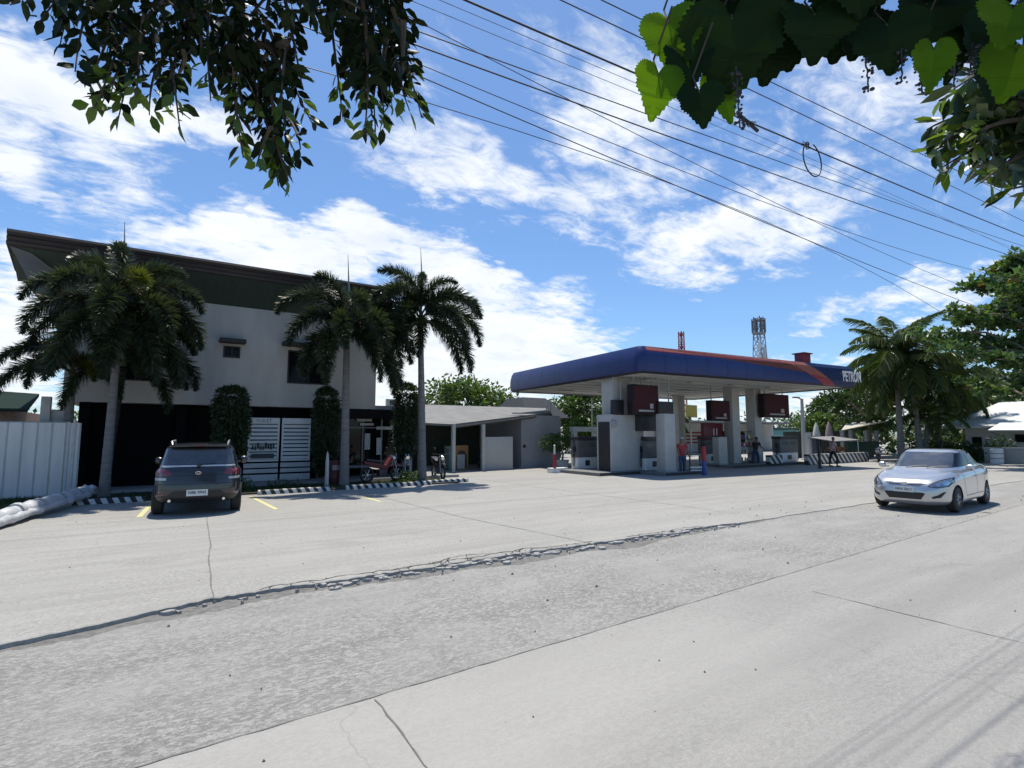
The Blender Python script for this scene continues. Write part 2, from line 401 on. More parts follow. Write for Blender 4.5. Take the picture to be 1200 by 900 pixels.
# ------------------------------------------------------------------ the setting
ROAD_Z = -0.04
ter = MB(); ter.quad((-3000, -3000, -0.5), (3000, -3000, -0.5), (3000, 3000, -0.5), (-3000, 3000, -0.5))
TERR = mat('dry_soil', (0.17, 0.15, 0.11), 0.95, var=0.3, scale=0.6)
struct(ter.build('terrain', TERR, smooth=False))
M_ROAD = concrete('road_concrete', (0.335, 0.326, 0.302), (0.232, 0.226, 0.210), pit=0.35, streak=(0.2, 1.4, 1), stain=0.45, patch=(0.375, 0.365, 0.338), pscale=60)
M_SHOULD = concrete('shoulder_concrete', (0.365, 0.356, 0.331), (0.280, 0.273, 0.255), pit=0.62, stain=0.6, bump=0.7, pscale=22)
M_APRON = concrete('apron_concrete', (0.395, 0.385, 0.355), (0.275, 0.268, 0.247), pit=0.6, streak=(0.14, 1.5, 1), stain=0.75, bump=0.3, pscale=40)
def sheet(name, x0, x1, y0, y1, z, m):
    b = MB(); b.quad((x0, y0, z), (x1, y0, z), (x1, y1, z), (x0, y1, z)); return struct(b.build(name, m, smooth=False))
b = MB(); b.add([(-60, -7, ROAD_Z), (400, -7, ROAD_Z), (400, 6.8, ROAD_Z), (70, 6.78, ROAD_Z), (-60, 1.18, ROAD_Z)], [(0, 1, 2, 3, 4)]); struct(b.build('road', M_ROAD, smooth=False))
sheet('road_verge', -200, 400, -60, -7.0, ROAD_Z - 0.01, TERR)
sheet('road_shoulder', -200, 400, 0.5, 7.4, ROAD_Z - 0.012, M_SHOULD)
# forecourt slab with a ragged, broken front edge
def edge_v(u):
    return 6.86 - 0.28 * min(3.0, max(0.0, 0.5 - u)) + 0.02 * math.sin(u * 1.7) + 0.015 * math.sin(u * 5.3 + 1) + 0.02 * math.sin(u * 0.55)
us = list(np.arange(-30, 45, 0.07)) + list(np.arange(45, 160, 2.0))
rj = random.Random(3)
V = []; F = []
for i, u in enumerate(us):
    amp = 0.035 if 0 < u < 10 else 0.012
    e = edge_v(u) + rj.uniform(-amp, amp)
    k_ = min(1.0, max(0.0, (u - 9.0) / 2.0)); zt_ = k_ * (ROAD_Z + 0.003)   # the step runs out to the right
    V += [(u, e, ROAD_Z - 0.02), (u, e + 0.004, -0.008 * (1 - k_) + zt_), (u, e + 0.02, zt_), (u, 9.0, 0.0), (u, 60.0, 0.0)]
for i in range(len(us) - 1):
    for k in range(4): F.append((i * 5 + k, (i + 1) * 5 + k, (i + 1) * 5 + k + 1, i * 5 + k + 1))
me_ = MB(); me_.v = V; me_.f = F; me_.m = [0] * len(F)
struct(me_.build('forecourt', M_APRON, smooth=False))
# dirt washed down along the slab edge, and broken concrete lumps in it
DIRT = mat('washed_dirt', (0.15, 0.145, 0.133), 0.95, var=0.35, scale=14, bump=0.5)
def dirt_w(u):
    return max(0.0, 0.30 * math.exp(-((u - 4.2) / 2.6) ** 2) + 0.20 * math.exp(-((u - 0.3) / 1.0) ** 2) + 0.24 * math.exp(-((u - 7.6) / 1.6) ** 2)) + 0.02
V = []; F = []
uu = np.arange(-2.5, 11.5, 0.05); rj = random.Random(5)
ph = 0.0
for i, u in enumerate(uu):
    ph = 0.75 * ph + rj.uniform(-0.035, 0.035)
    w_ = dirt_w(u) * (1 + 0.25 * math.sin(u * 3.1)) + ph
    V += [(u, edge_v(u) + 0.05, ROAD_Z - 0.004), (u, edge_v(u) - 0.05 - max(0.01, w_), ROAD_Z - 0.0126)]
for i in range(len(uu) - 1): F.append((2 * i, 2 * i + 1, 2 * i + 3, 2 * i + 2))
b = MB(); b.v = V; b.f = F; b.m = [0] * len(F); struct(b.build('gutter_dirt', DIRT, smooth=False))
rub = MB(); rj = random.Random(11)
for i in range(240):
    u = rj.choice((rj.gauss(3.6, 1.3), rj.gauss(3.9, 1.5), rj.gauss(7.9, .7), rj.uniform(0, 10)))
    if not -2 < u < 10.5: continue
    s_ = 0.010 + 0.075 * rj.random() ** 3.5
    v_ = edge_v(u) - 0.03 - abs(rj.gauss(0, 0.09))
    a_ = rj.uniform(0, 6.28); n_ = rj.randint(5, 7); hgt = rj.uniform(0.006, 0.035)
    lo = []; hi = []
    for k in range(n_):
        t_ = a_ + 6.283 * k / n_; r_ = s_ * rj.uniform(0.65, 1.1)
        p = (u + 1.6 * r_ * math.cos(t_), v_ + r_ * math.sin(t_))
        lo.append((*p, ROAD_Z - 0.02)); hi.append((u + 1.3 * r_ * math.cos(t_), v_ + 0.85 * r_ * math.sin(t_), ROAD_Z + hgt + rj.uniform(-.006, .006)))
    rub.add(lo + hi, [tuple(range(n_, 2 * n_))] + [(k, (k + 1) % n_, n_ + (k + 1) % n_, n_ + k) for k in range(n_)])
o = rub.build('broken_concrete', mat('broken_concrete', (0.30, 0.293, 0.275), 0.95, var=0.3, scale=12, bump=0.4), smooth=False)
tag(o, 'crumbled concrete lumps along the broken edge of the forecourt slab', 'rubble', kind='stuff')
# cracks running along the broken margin of the slab
ck = MB(); rj = random.Random(17)
def crack(pts, w):
    V = []
    for i, p in enumerate(pts):
        a = Vector(pts[max(0, i - 1)]); c = Vector(pts[min(len(pts) - 1, i + 1)]); d = (c - a).normalized(); n_ = Vector((-d.y, d.x)); ww = w * rj.uniform(.35, 1.3)
        V += [(p[0] + n_.x * ww, p[1] + n_.y * ww, 0.0045), (p[0] - n_.x * ww, p[1] - n_.y * ww, 0.0045)]
    ck.add(V, [(2 * i, 2 * i + 1, 2 * i + 3, 2 * i + 2) for i in range(len(pts) - 1)])
for (ua, ub, off) in ((1.0, 6.2, .13), (2.6, 5.2, .24), (6.9, 9.0, .11)):
    u = ua; q = .0; pts = []; 
    while u < ub:
        t = (u - ua) / (ub - ua); q = .7 * q + rj.uniform(-.045, .045); pts.append((u, edge_v(u) + .03 + off * math.sin(math.pi * t) ** .6 + q)); u += rj.uniform(.04, .11)
    crack(pts, .009)
    for p in pts[2::3]:
        if rj.random() < .75:
            e = (p[0] + rj.uniform(-.15, .15), edge_v(p[0]) + .02); m_ = ((p[0] + e[0]) / 2 + rj.uniform(-.05, .05), (p[1] + e[1]) / 2); crack([p, m_, e], .007)
struct(ck.build('edge_crack', mat('crack_dark', (.035, .033, .03), .95), smooth=False))
# sealed joints between the slabs
JOINT = mat('joint_filler', (0.15, 0.147, 0.138), 0.95, var=0.3, scale=20)
def strip(name, pts, w, z, m, jit=0.0):
    rj = random.Random(len(name) + int(abs(pts[0][0]) * 97)); P = []
    for (a, c) in zip(pts[:-1], pts[1:]):
        a = Vector(a[:2]); c = Vector(c[:2]); n = max(1, int((c - a).length / 0.12)) if jit else 1
        P += [a.lerp(c, k / n) for k in range(n)]
    P.append(Vector(pts[-1][:2])); V = []; F = []
    for i, p in enumerate(P):
        d = (P[min(i + 1, len(P) - 1)] - P[max(i - 1, 0)]).normalized(); nn = Vector((-d.y, d.x))
        k = rj.uniform(-jit, jit); ww = w * (1 + (rj.uniform(-.5, .4) if jit else 0))
        V += [(p.x + nn.x * (k + ww / 2), p.y + nn.y * (k + ww / 2), z), (p.x + nn.x * (k - ww / 2), p.y + nn.y * (k - ww / 2), z)]
    for i in range(len(P) - 1): F.append((2 * i, 2 * i + 1, 2 * i + 3, 2 * i + 2))
    b = MB(); b.v = V; b.f = F; b.m = [0] * len(F); return struct(b.build(name, m, smooth=False))
strip('shoulder_joint', [(-30, 2.47), (60, 6.34)], 0.010, ROAD_Z + 0.004, JOINT, 0.006)
for pts in ([G(440, 820, ROAD_Z), G(520, 925, ROAD_Z)], [G(952, 693, ROAD_Z), G(1245, 765, ROAD_Z)], [(16.5, 3.8), (17.2, -6)], [(-3.6, 3.8), (-3.2, -6)]):
    strip('road_joint', pts, 0.012, ROAD_Z + 0.004, JOINT, 0.007)
for pts in ([G(242, 606), G(247, 640), G(244, 652), G(250, 702)], [(5.2, 17.0), (5.5, 10.5), (6.0, 6.9)], [(10.6, 22), (10.8, 14.0), (11.1, 6.9)]):
    strip('forecourt_joint', pts, 0.016, 0.004, JOINT, 0.010)
strip('forecourt_joint', [(-20, 12.3), (4, 12.4), (40, 12.2)], 0.012, 0.004, mat('joint_faint', (0.26, 0.255, 0.24), 0.9), 0.012)
YEL = mat('yellow_line_paint', (0.60, 0.56, 0.20), 0.7, col2=(0.50, 0.49, 0.33), scale=9)
for (a, c) in ((G(163, 606), G(180, 588)), (G(294, 582), G(324, 597)), (G(421, 581), G(446, 588))):
    strip('parking_line', [a, c], 0.11, 0.004, YEL)
# shaded planting strip in front of the building
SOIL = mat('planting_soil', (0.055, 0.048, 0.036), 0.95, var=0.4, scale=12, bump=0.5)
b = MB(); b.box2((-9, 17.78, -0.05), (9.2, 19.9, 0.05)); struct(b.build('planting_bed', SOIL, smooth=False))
b = MB(); b.box2((-2.3, 20.3, -0.05), (10.5, 25.0, 0.10)); struct(b.build('walkway', concrete('walk_concrete', (0.33, 0.325, 0.31), (0.22, 0.22, 0.21)), smooth=False))
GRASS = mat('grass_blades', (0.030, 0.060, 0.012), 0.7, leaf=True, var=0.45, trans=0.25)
def grass(name, x0, x1, y0, y1, z, n, h, label):
    P = np.column_stack([rng.uniform(x0, x1, n), rng.uniform(y0, y1, n), np.full(n, z)])
    a = rng.uniform(0, 6.283, n); hh = h * rng.uniform(0.4, 1.2, n); w = 0.012
    lean = rng.normal(0, 0.35, (n, 2)) * hh[:, None]
    A = P + np.column_stack([np.cos(a) * w, np.sin(a) * w, 0 * a]); B = P - np.column_stack([np.cos(a) * w, np.sin(a) * w, 0 * a])
    T = P + np.column_stack([lean, hh])
    V = np.stack([A, B, T], 1).reshape(-1, 3)
    return tag(raw(name, V, np.arange(3 * n).reshape(-1, 3), GRASS), label, 'grass', kind='stuff')
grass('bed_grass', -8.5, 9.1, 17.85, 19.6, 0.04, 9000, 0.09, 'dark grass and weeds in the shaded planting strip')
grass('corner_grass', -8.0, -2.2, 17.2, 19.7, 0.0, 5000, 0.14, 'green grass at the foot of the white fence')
lit = MB(); rj = random.Random(21)
for i in range(260):
    x, y = rj.uniform(-6, 22), rj.uniform(1.2, 16.5); r_ = rj.uniform(.008, .028); a_ = rj.uniform(0, 6.28)
    z_ = 0.0 if y > 6.95 else ROAD_Z
    if 6.7 < y <= 6.95: continue
    n_ = 5; ring = [(x + r_ * rj.uniform(.6, 1.3) * math.cos(a_ + 6.283 * k / n_), y + r_ * rj.uniform(.5, 1.0) * math.sin(a_ + 6.283 * k / n_), z_ - .012) for k in range(n_)]
    lit.add(ring + [(x + rj.uniform(-.005, .005), y, z_ + r_ * .6)], [(k, (k + 1) % n_, n_) for k in range(n_)])
tag(lit.build('litter', mat('leaf_litter', (.10, .085, .06), .9, var=.5, scale=2), smooth=False), 'small dark stones and dry leaf bits scattered over the concrete', 'litter', kind='stuff')
# ------------------------------------------------------------------ two-storey building on the left
def window_unit(parent, u0, u1, z0, z1, v, hood=None):
    """recessed dark window in a front wall at y = v: pane sunk behind a frame, optional concrete hood"""
    w = MB()
    for a, c in (((u0, v - 0.02, z0), (u0 + 0.05, v + 0.10, z1)), ((u1 - 0.05, v - 0.02, z0), (u1, v + 0.10, z1)), ((u0 + .05, v - 0.02, z1 - 0.05), (u1 - .05, v + 0.10, z1)), ((u0 + .05, v - 0.02, z0), (u1 - .05, v + 0.10, z0 + 0.05)), (((u0 + u1) / 2 - 0.02, v + 0.0, z0 + .05), ((u0 + u1) / 2 + 0.02, v + 0.09, z1 - .05))):
        w.box2(a, c)
    win = w.build('window', BLACK, parent)
    MB().box2((u0 + .05, v + 0.101, z0 + .05), (u1 - .05, v + 0.12, z1 - .05)).build('pane', WGLASS, win)
    if hood:
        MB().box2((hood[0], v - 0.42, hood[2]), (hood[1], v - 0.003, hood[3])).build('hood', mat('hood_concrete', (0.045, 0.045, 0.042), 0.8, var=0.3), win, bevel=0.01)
    return win
def wall_front(u0, u1, z0, z1, v, ops, depth=0.14):
    us_ = sorted({u0, u1, *[q for o in ops for q in o[:2]]}); zs_ = sorted({z0, z1, *[q for o in ops for q in o[2:]]})
    b = MB()
    for i in range(len(us_) - 1):
        for j in range(len(zs_) - 1):
            a, c, d, e = us_[i], us_[i + 1], zs_[j], zs_[j + 1]; cu, cz = (a + c) / 2, (d + e) / 2
            if any(o[0] < cu < o[1] and o[2] < cz < o[3] for o in ops): continue
            b.quad((a, v, d), (c, v, d), (c, v, e), (a, v, e))
    for (a, c, d, e) in ops:
        w = v + depth
        b.quad((a, v, d), (a, w, d), (a, w, e), (a, v, e)); b.quad((c, v, d), (c, v, e), (c, w, e), (c, w, d))
        b.quad((a, v, d), (c, v, d), (c, w, d), (a, w, d)); b.quad((a, v, e), (a, w, e), (c, w, e), (c, v, e))
        b.quad((a, w, d), (c, w, d), (c, w, e), (a, w, e))
    return b
B = thing('two_storey_building', 'grey-white two-storey building with an upswept dark roof and a black ground floor', 'building', (2.2, 21.2, 0))
BO = Vector((2.2, 21.2, 0))
def bchild(mb, name, m, parent=B, bevel=0.0):
    o = mb.build(name, m, parent, bevel=bevel)
    if parent is B: o.matrix_parent_inverse = Matrix.Identity(4); o.location = -BO
    return o
ops = [(1.54, 2.08, 4.52, 4.94), (3.69, 5.22, 3.71, 4.97), (-1.55, -0.35, 3.55, 4.85)]
bmat_ = mat('upper_wall_paint', (0.47, 0.452, 0.412), 0.8, var=0.16, scale=1.1, bump=0.06, stretch=(1, 1, 0.25))
w = wall_front(-2.75, 7.1, 2.82, 6.42, 21.2, ops)
w.quad((-2.75, 21.2, 2.82), (-2.75, 21.2, 6.42), (-2.75, 30, 6.42), (-2.75, 30, 2.82)); w.quad((7.1, 21.2, 2.82), (7.1, 30, 2.82), (7.1, 30, 6.42), (7.1, 21.2, 6.42))
w.quad((-2.75, 30, 2.82), (-2.75, 30, 6.42), (7.1, 30, 6.42), (7.1, 30, 2.82)); w.quad((-2.75, 21.2, 2.82), (-2.75, 30, 2.82), (7.1, 30, 2.82), (7.1, 21.2, 2.82))
bchild(w, 'upper_wall', bmat_)
for o_, hd in zip(ops, ((1.40, 2.22, 5.03, 5.17), (3.45, 5.46, 5.10, 5.24), (-1.8, -0.1, 4.98, 5.12))):
    q = window_unit(B, *o_, 21.2, hd); q.location = -BO
FASC = mat('roof_fascia_brown', (0.040, 0.030, 0.028), 0.55, var=0.3, scale=3, stretch=(0.3, 1, 6))
rf = MB()
prof = [(20.0, 7.19), (19.97, 7.26), (20.03, 7.30), (19.96, 7.40), (20.03, 7.44), (19.95, 7.54), (19.98, 7.62), (30.6, 6.9), (30.6, 6.45), (21.2, 6.72)]
rf.prism([(-4.09, y, z) for y, z in prof], (11.25, 0, 0)); bchild(rf, 'roof', FASC)
sf = MB(); sf.prism([(-4.0, 20.04, 7.185), (-4.0, 21.195, 6.40), (-4.0, 21.195, 6.715), (-4.0, 20.04, 7.20)], (11.1, 0, 0))
bchild(sf, 'soffit', mat('soffit_green', (0.040, 0.062, 0.048), 0.55, var=0.2, scale=2.0, stretch=(6, 0.3, 1)))
fin = MB()
P = [(-3.76, 18.52, 6.77), (-3.66, 18.9, 6.0), (-2.77, 21.19, 4.30), (-2.77, 21.19, 6.39)]
P = [(-4.02, 20.06, 7.15), (-2.85, 21.195, 4.70), (-2.60, 21.195, 6.385), (-3.55, 20.2, 7.05)]
fin.prism(P, (0.02, 0.16, -0.03)); bchild(fin, 'side_fin', mat('fin_render', (0.24, 0.23, 0.205), 0.8, var=0.15, scale=2))
# black ground floor, set back under the upper storey
GFW = mat('ground_floor_black', (0.006, 0.006, 0.007), 0.85, var=0.3, spec=0.1)
g = MB(); g.box2((-2.35, 21.75, 0.10), (4.95, 22.0, 2.815)); g.box2((-2.35, 22.0, 0.1), (-2.1, 29.8, 2.815)); g.box2((8.95, 21.75, 0.1), (9.2, 29.8, 2.815)); g.box2((-2.1, 29.6, 0.1), (8.95, 29.8, 2.815))
for u in (-2.2, 0.4, 2.2): g.box2((u - 0.14, 21.28, 0.10), (u + 0.14, 21.745, 2.81))
bchild(g, 'ground_floor_wall', GFW)
g = MB(); g.box2((4.8, 21.15, 2.45), (9.25, 21.9, 2.80)); bchild(g, 'shop_canopy', mat('canopy_black', (0.010, 0.010, 0.012), 0.8, var=0.3, spec=0.15), bevel=0.01)
g = MB(); g.box2((7.11, 21.3, 2.82), (9.2, 29.8, 2.98)); bchild(g, 'lower_roof', GREY)
# the white louvred front beside the door
def louvre(u0, u1, z0, z1, v, n, name):
    f = MB(); t = 0.06
    f.box2((u0, v, z0), (u0 + t, v + .06, z1)); f.box2((u1 - t, v, z0), (u1, v + .06, z1)); f.box2((u0 + t, v, z1 - 0.22), (u1 - t, v + .06, z1)); f.box2((u0 + t, v, z0), (u1 - t, v + .06, z0 + t))
    o = bchild(f, name, WHITE, bevel=0.004)
    s_ = MB(); h0 = z0 + t; h1 = z1 - 0.22; dz = (h1 - h0) / n
    for k in range(n):
        zc_ = h0 + (k + 0.5) * dz
        s_.prism([(u0 + t, v + 0.005, zc_ - dz * 0.40), (u0 + t, v + 0.05, zc_ + dz * 0.32), (u0 + t, v + 0.06, zc_ + dz * 0.32), (u0 + t, v + 0.02, zc_ - dz * 0.40)], (u1 - u0 - 2 * t, 0, 0))
    s_.build('slat', WHITE, o)
    return o
L1 = louvre(2.45, 3.50, 0.82, 2.40, 21.16, 9, 'louvre_panel'); L2 = louvre(3.58, 4.60, 0.82, 2.40, 21.16, 9, 'louvre_panel')
t_ = text('lettering', 'TOILET', 0.155, mat('letter_grey', (0.16, 0.16, 0.16), 0.6), L1, (2.96, 21.155, 2.29), (R(90), 0, 0), sx=1.05)
gr = MB(); rj = random.Random(4)
for k in range(9): gr.box((2.62 + k * 0.087, 21.148, 1.35 + rj.uniform(-.05, .05)), (rj.uniform(.05, .085), 0.012, rj.uniform(.12, .24)))
gr.box((2.96, 21.149, 1.02), (0.76, 0.010, 0.17)); gr.build('dark_notice', mat('notice_print', (0.05, 0.055, 0.055), 0.6, var=0.4, scale=18), L1)
for z0, z1 in ((0.60, 0.76), (0.41, 0.55), (0.12, 0.35)):
    for (a, c) in ((2.35, 3.49), (3.57, 4.62)):
        bchild(MB().box2((a, 21.14, z0), (c, 21.20, z1)), 'plank', mat('plank_white', (0.55, 0.55, 0.54), 0.7, var=0.12, scale=2), bevel=0.005)
# glazed shop front at the right end of the ground floor
gl = MB(); gl.box2((5.0, 21.80, 0.5), (8.95, 21.82, 2.44)); bchild(gl, 'shop_window', GLASSD)
mu = MB()
for u in (5.0, 5.9, 6.75, 7.55, 8.2, 8.9): mu.box2((u, 21.72, 0.1), (u + 0.06, 21.80, 2.44))
mu.box2((5.06, 21.725, 2.05), (8.9, 21.795, 2.10)); mu.box2((5.06, 21.725, 0.45), (8.9, 21.795, 0.55)); bchild(mu, 'mullion', mat('mullion_grey', (0.20, 0.20, 0.21), 0.5))
SGN = mat('sign_pale', (0.48, 0.48, 0.46), 0.5, var=0.2, scale=8)
for (x0, y0, x1, y1, v) in ((441, 500, 465, 503.5, 21.70), (418, 491, 436, 493.5, 21.70), (422, 496, 438, 498.5, 21.70), (441, 513, 447, 533, 21.6), (427, 508, 434, 527, 21.70), (460, 508, 464, 521, 21.66)):
    a = PV(x0, y1, v); c = PV(x1, y0, v); bchild(MB().box2((a.x, v, a.z), (c.x, v + 0.02, c.z)), 'shop_notice', SGN)
# sign box standing on the lower roof
a = PV(452, 480, 21.5); c = PV(466, 468, 21.5)
sb = thing('small_sign_box', 'small white sign box above the shop canopy beside the grey upper wall', 'sign', ((a.x + c.x) / 2, 21.5, 2.98))
MB().box((0, 0, (c.z - 2.98) / 2), (c.x - a.x, 0.12, c.z - 2.98)).build('frame', WHITE, sb, bevel=0.01)
MB().box((-0.02, -0.065, (c.z - 2.98) / 2), ((c.x - a.x) * 0.35, 0.014, (c.z - 2.98) * 0.6)).build('panel', mat('sign_dark', (0.10, 0.12, 0.10), 0.5), sb)

# ------------------------------------------------------------------ left edge: fence, neighbour house, wrapped roll
fz = thing('metal_fence', 'white ribbed sheet-metal fence at the left edge of the lot', 'fence', (-5.2, 19.8, 0))
fm = MB(); u = -5.0
while u < 2.85 - 0.01:
    fm.add([(u, 0, 0.05), (u + 0.03, -0.03, 0.05), (u + 0.27, -0.03, 0.05), (u + 0.30, 0, 0.05), (u, 0, 2.13), (u + 0.03, -0.03, 2.13), (u + 0.27, -0.03, 2.13), (u + 0.30, 0, 2.13)], [(0, 1, 5, 4), (1, 2, 6, 5), (2, 3, 7, 6)])
    u += 0.312
    fm.add([(u - 0.012, 0, 0.05), (u, 0.012, 0.05), (u - 0.012, 0, 2.13), (u, 0.012, 2.13)], [(0, 1, 3, 2)])
fm.build('sheet_panel', mat('fence_sheet', (0.62, 0.615, 0.59), 0.5, var=0.10, scale=2, stretch=(2, 2, .3)), fz, smooth=False)
MB().box2((-5, 0.02, 2.10), (2.86, 0.07, 2.16)).build('top_rail', GREY, fz)
for x in (2.80, 2.93): MB().box2((x, -0.06, 0), (x + 0.06, 0.05, 2.22 if x > 2.85 else 2.15)).build('post', mat('fence_post_white', (0.5, 0.5, 0.5), 0.6), fz)
p_ = G(57, 577); gp = thing('gate_post', 'short pale post rising behind the white metal fence', 'post', (-2.99, 20.4, 0))
MB().box((0, 0, 1.45), (0.22, 0.22, 2.9)).build('shaft', mat('post_concrete', (0.42, 0.41, 0.39), 0.85, var=0.15), gp, bevel=0.01)
MB().box((0.35, 0.05, 2.28), (0.5, 0.08, 0.5)).build('bracket', mat('post_concrete', (0.42, 0.41, 0.39)), gp)
nh = thing('neighbour_house', 'low brown house with a dark green roof behind the white fence', 'house', (-7.9, 27, 0))
MB().box((0, 2, 1.35), (6.2, 5, 2.7)).build('wall', mat('brown_wall', (0.16, 0.11, 0.085), 0.85, var=0.2), nh)
MB().prism([(-3.6, -0.9, 2.62), (3.55, -0.9, 2.62), (3.4, 2, 3.35), (-3.6, 2, 3.7)], (0, 0, 0.12)).build('roof', mat('dark_green_roof', (0.018, 0.034, 0.028), 0.95, spec=.1), nh)
roll = thing('wrapped_roll', 'long roll wrapped in white plastic sheet lying on the ground by the fence', 'roll', (-2.2, 16.1, 0))
pth = []; rr = []; rj = random.Random(2)
A = Vector((-0.75, -2.9, 0.15)); Bv = Vector((0.50, 2.25, 0.28))
for k in range(41):
    t_ = k / 40; pth.append(A.lerp(Bv, t_) + Vector((rj.uniform(-.02, .02), 0, rj.uniform(-.015, .015)))); rr.append(0.145 + 0.022 * math.sin(k * 1.9) + rj.uniform(-.016, .016))
PLAS = mat('plastic_wrap', (0.62, 0.63, 0.63), 0.35, var=0.16, scale=7, bump=0.8, col2=(0.40, 0.41, 0.42))
MB().tube(pth, rr, n=14).build('bundle', PLAS, roll)
for off, rad in (((0.16, 0.02, -0.05), 0.085), ((-0.14, -0.05, -0.04), 0.08)):
    MB().tube([p + Vector(off) + Vector((rj.uniform(-.02, .02), 0, 0)) for p in pth[2:38]], [rad + rj.uniform(-.014, .014) for _ in pth[2:38]], n=10).build('side_tube', PLAS, roll)
for q in range(5):
    k = 6 + q * 7; c_ = pth[k]; d_ = (Bv - A).normalized()
    MB().tube([c_ - d_ * 0.03, c_ + d_ * 0.03], 0.178, n=14).build('tie', mat('tie_grey', (0.33, 0.33, 0.33), 0.6), roll)
cr_ = MB()
for q in range(10):
    a_ = rj.uniform(0, 6.28); c_ = pth[-1] + Vector((rj.uniform(-.1, .1), rj.uniform(-.1, .25), rj.uniform(-.02, .08)))
    cr_.lathe([(0.0, -.10), (0.07, -.04), (0.09, .03), (0.0, .10)], c=tuple(c_), n=7)
cr_.build('crumpled_end', PLAS, roll)

# ------------------------------------------------------------------ black and white kerbs
KERB = stripes('kerb_stripes', (0.62, 0.61, 0.58), (0.02, 0.02, 0.02), 0.25, 'X', 0.5)
def kerb(x0, x1, label, v=17.62):
    a = G(x0, 590).x if False else PV(x0, 583, v).x; c = PV(x1, 570, v).x
    rj = random.Random(int(x0)); b = MB(); n = 40; L = c - a
    prof = [(-0.075, 0.0), (-0.07, 0.10), (-0.045, 0.135), (0.05, 0.135), (0.07, 0.12), (0.07, 0)]
    pts = []
    for i in range(n + 1):
        for (y, z) in prof: pts.append((L * i / n, y + rj.uniform(-.006, .006), z + (rj.uniform(-.008, .006) if z else 0)))
    k = len(prof)
    fs = [(i * k + j, (i + 1) * k + j, (i + 1) * k + j + 1, i * k + j + 1) for i in range(n) for j in range(k - 1)]
    b.add(pts, fs + [tuple(range(k)), tuple(n * k + j for j in range(k - 1, -1, -1))])
    o = b.build('painted_kerb', KERB, None, loc=(a, v, 0)); return tag(o, label, 'kerb', 'black and white kerbs along the planting strip')
kerb(78, 172, 'black and white kerb between the wrapped roll and the dark parked car')
kerb(302, 388, 'black and white kerb in front of the white louvred panels')
kerb(405, 505, 'black and white kerb between the two right-hand palm trunks', 17.75)
kerb(488, 548, 'short black and white kerb nearest the low grey shed', 18.05)
bol = thing('kerb_bollard', 'slim white pointed bollard behind the kerb, left of the middle palm', 'bollard', (4.62, 18.6, 0.04))
MB().lathe([(0.07, 0), (0.06, 0.85), (0.035, 1.1), (0.0, 1.2)], n=12).build('post', mat('bollard_grey', (0.50, 0.49, 0.47), 0.8, var=0.15), bol)
MB().lathe([(0.10, 0), (0.10, 0.05), (0.07, 0.08)], n=12).build('foot', GREY, bol)

# ------------------------------------------------------------------ plants
def leaf_cloud(P, Nn, L, W, rs, fold=0.0, droop=0.0):
    """one diamond leaf (two quads' worth in one quad) per point; Nn = outward direction per point"""
    n = len(P)
    d = Nn + rs.normal(0, 0.55, (n, 3)); d[:, 2] -= droop; d /= np.linalg.norm(d, axis=1)[:, None] + 1e-9
    a = rs.normal(0, 1, (n, 3)); a -= d * (a * d).sum(1)[:, None]; a /= np.linalg.norm(a, axis=1)[:, None] + 1e-9
    l = L * rs.uniform(0.7, 1.25, n)[:, None]; w = W * rs.uniform(0.7, 1.2, n)[:, None]
    nn = np.cross(d, a)
    V = np.stack([P, P + d * l * 0.45 + a * w / 2 + nn * w * fold, P + d * l, P + d * l * 0.45 - a * w / 2 + nn * w * fold], 1).reshape(-1, 3)
    return V, np.arange(4 * n).reshape(-1, 4)
FOL = {
 'dark': mat('foliage_dark', (0.022, 0.048, 0.012), 0.55, leaf=True, trans=0.22, col2=(0.045, 0.085, 0.02)),
 'mid': mat('foliage_mid', (0.040, 0.085, 0.018), 0.5, leaf=True, trans=0.28, col2=(0.085, 0.135, 0.035)),
 'light': mat('foliage_light', (0.06, 0.11, 0.025), 0.5, leaf=True, trans=0.3, col2=(0.13, 0.17, 0.045)),
 'column': mat('foliage_column', (0.016, 0.030, 0.012), 0.55, leaf=True, trans=0.12, col2=(0.040, 0.062, 0.022)),
 'broad': mat('foliage_broad', (0.045, 0.100, 0.032), 0.36, leaf=True, trans=0.30, col2=(0.095, 0.160, 0.060)),
 'rust': mat('foliage_rust', (0.16, 0.085, 0.03), 0.55, leaf=True, trans=0.3, col2=(0.10, 0.11, 0.03)),
}
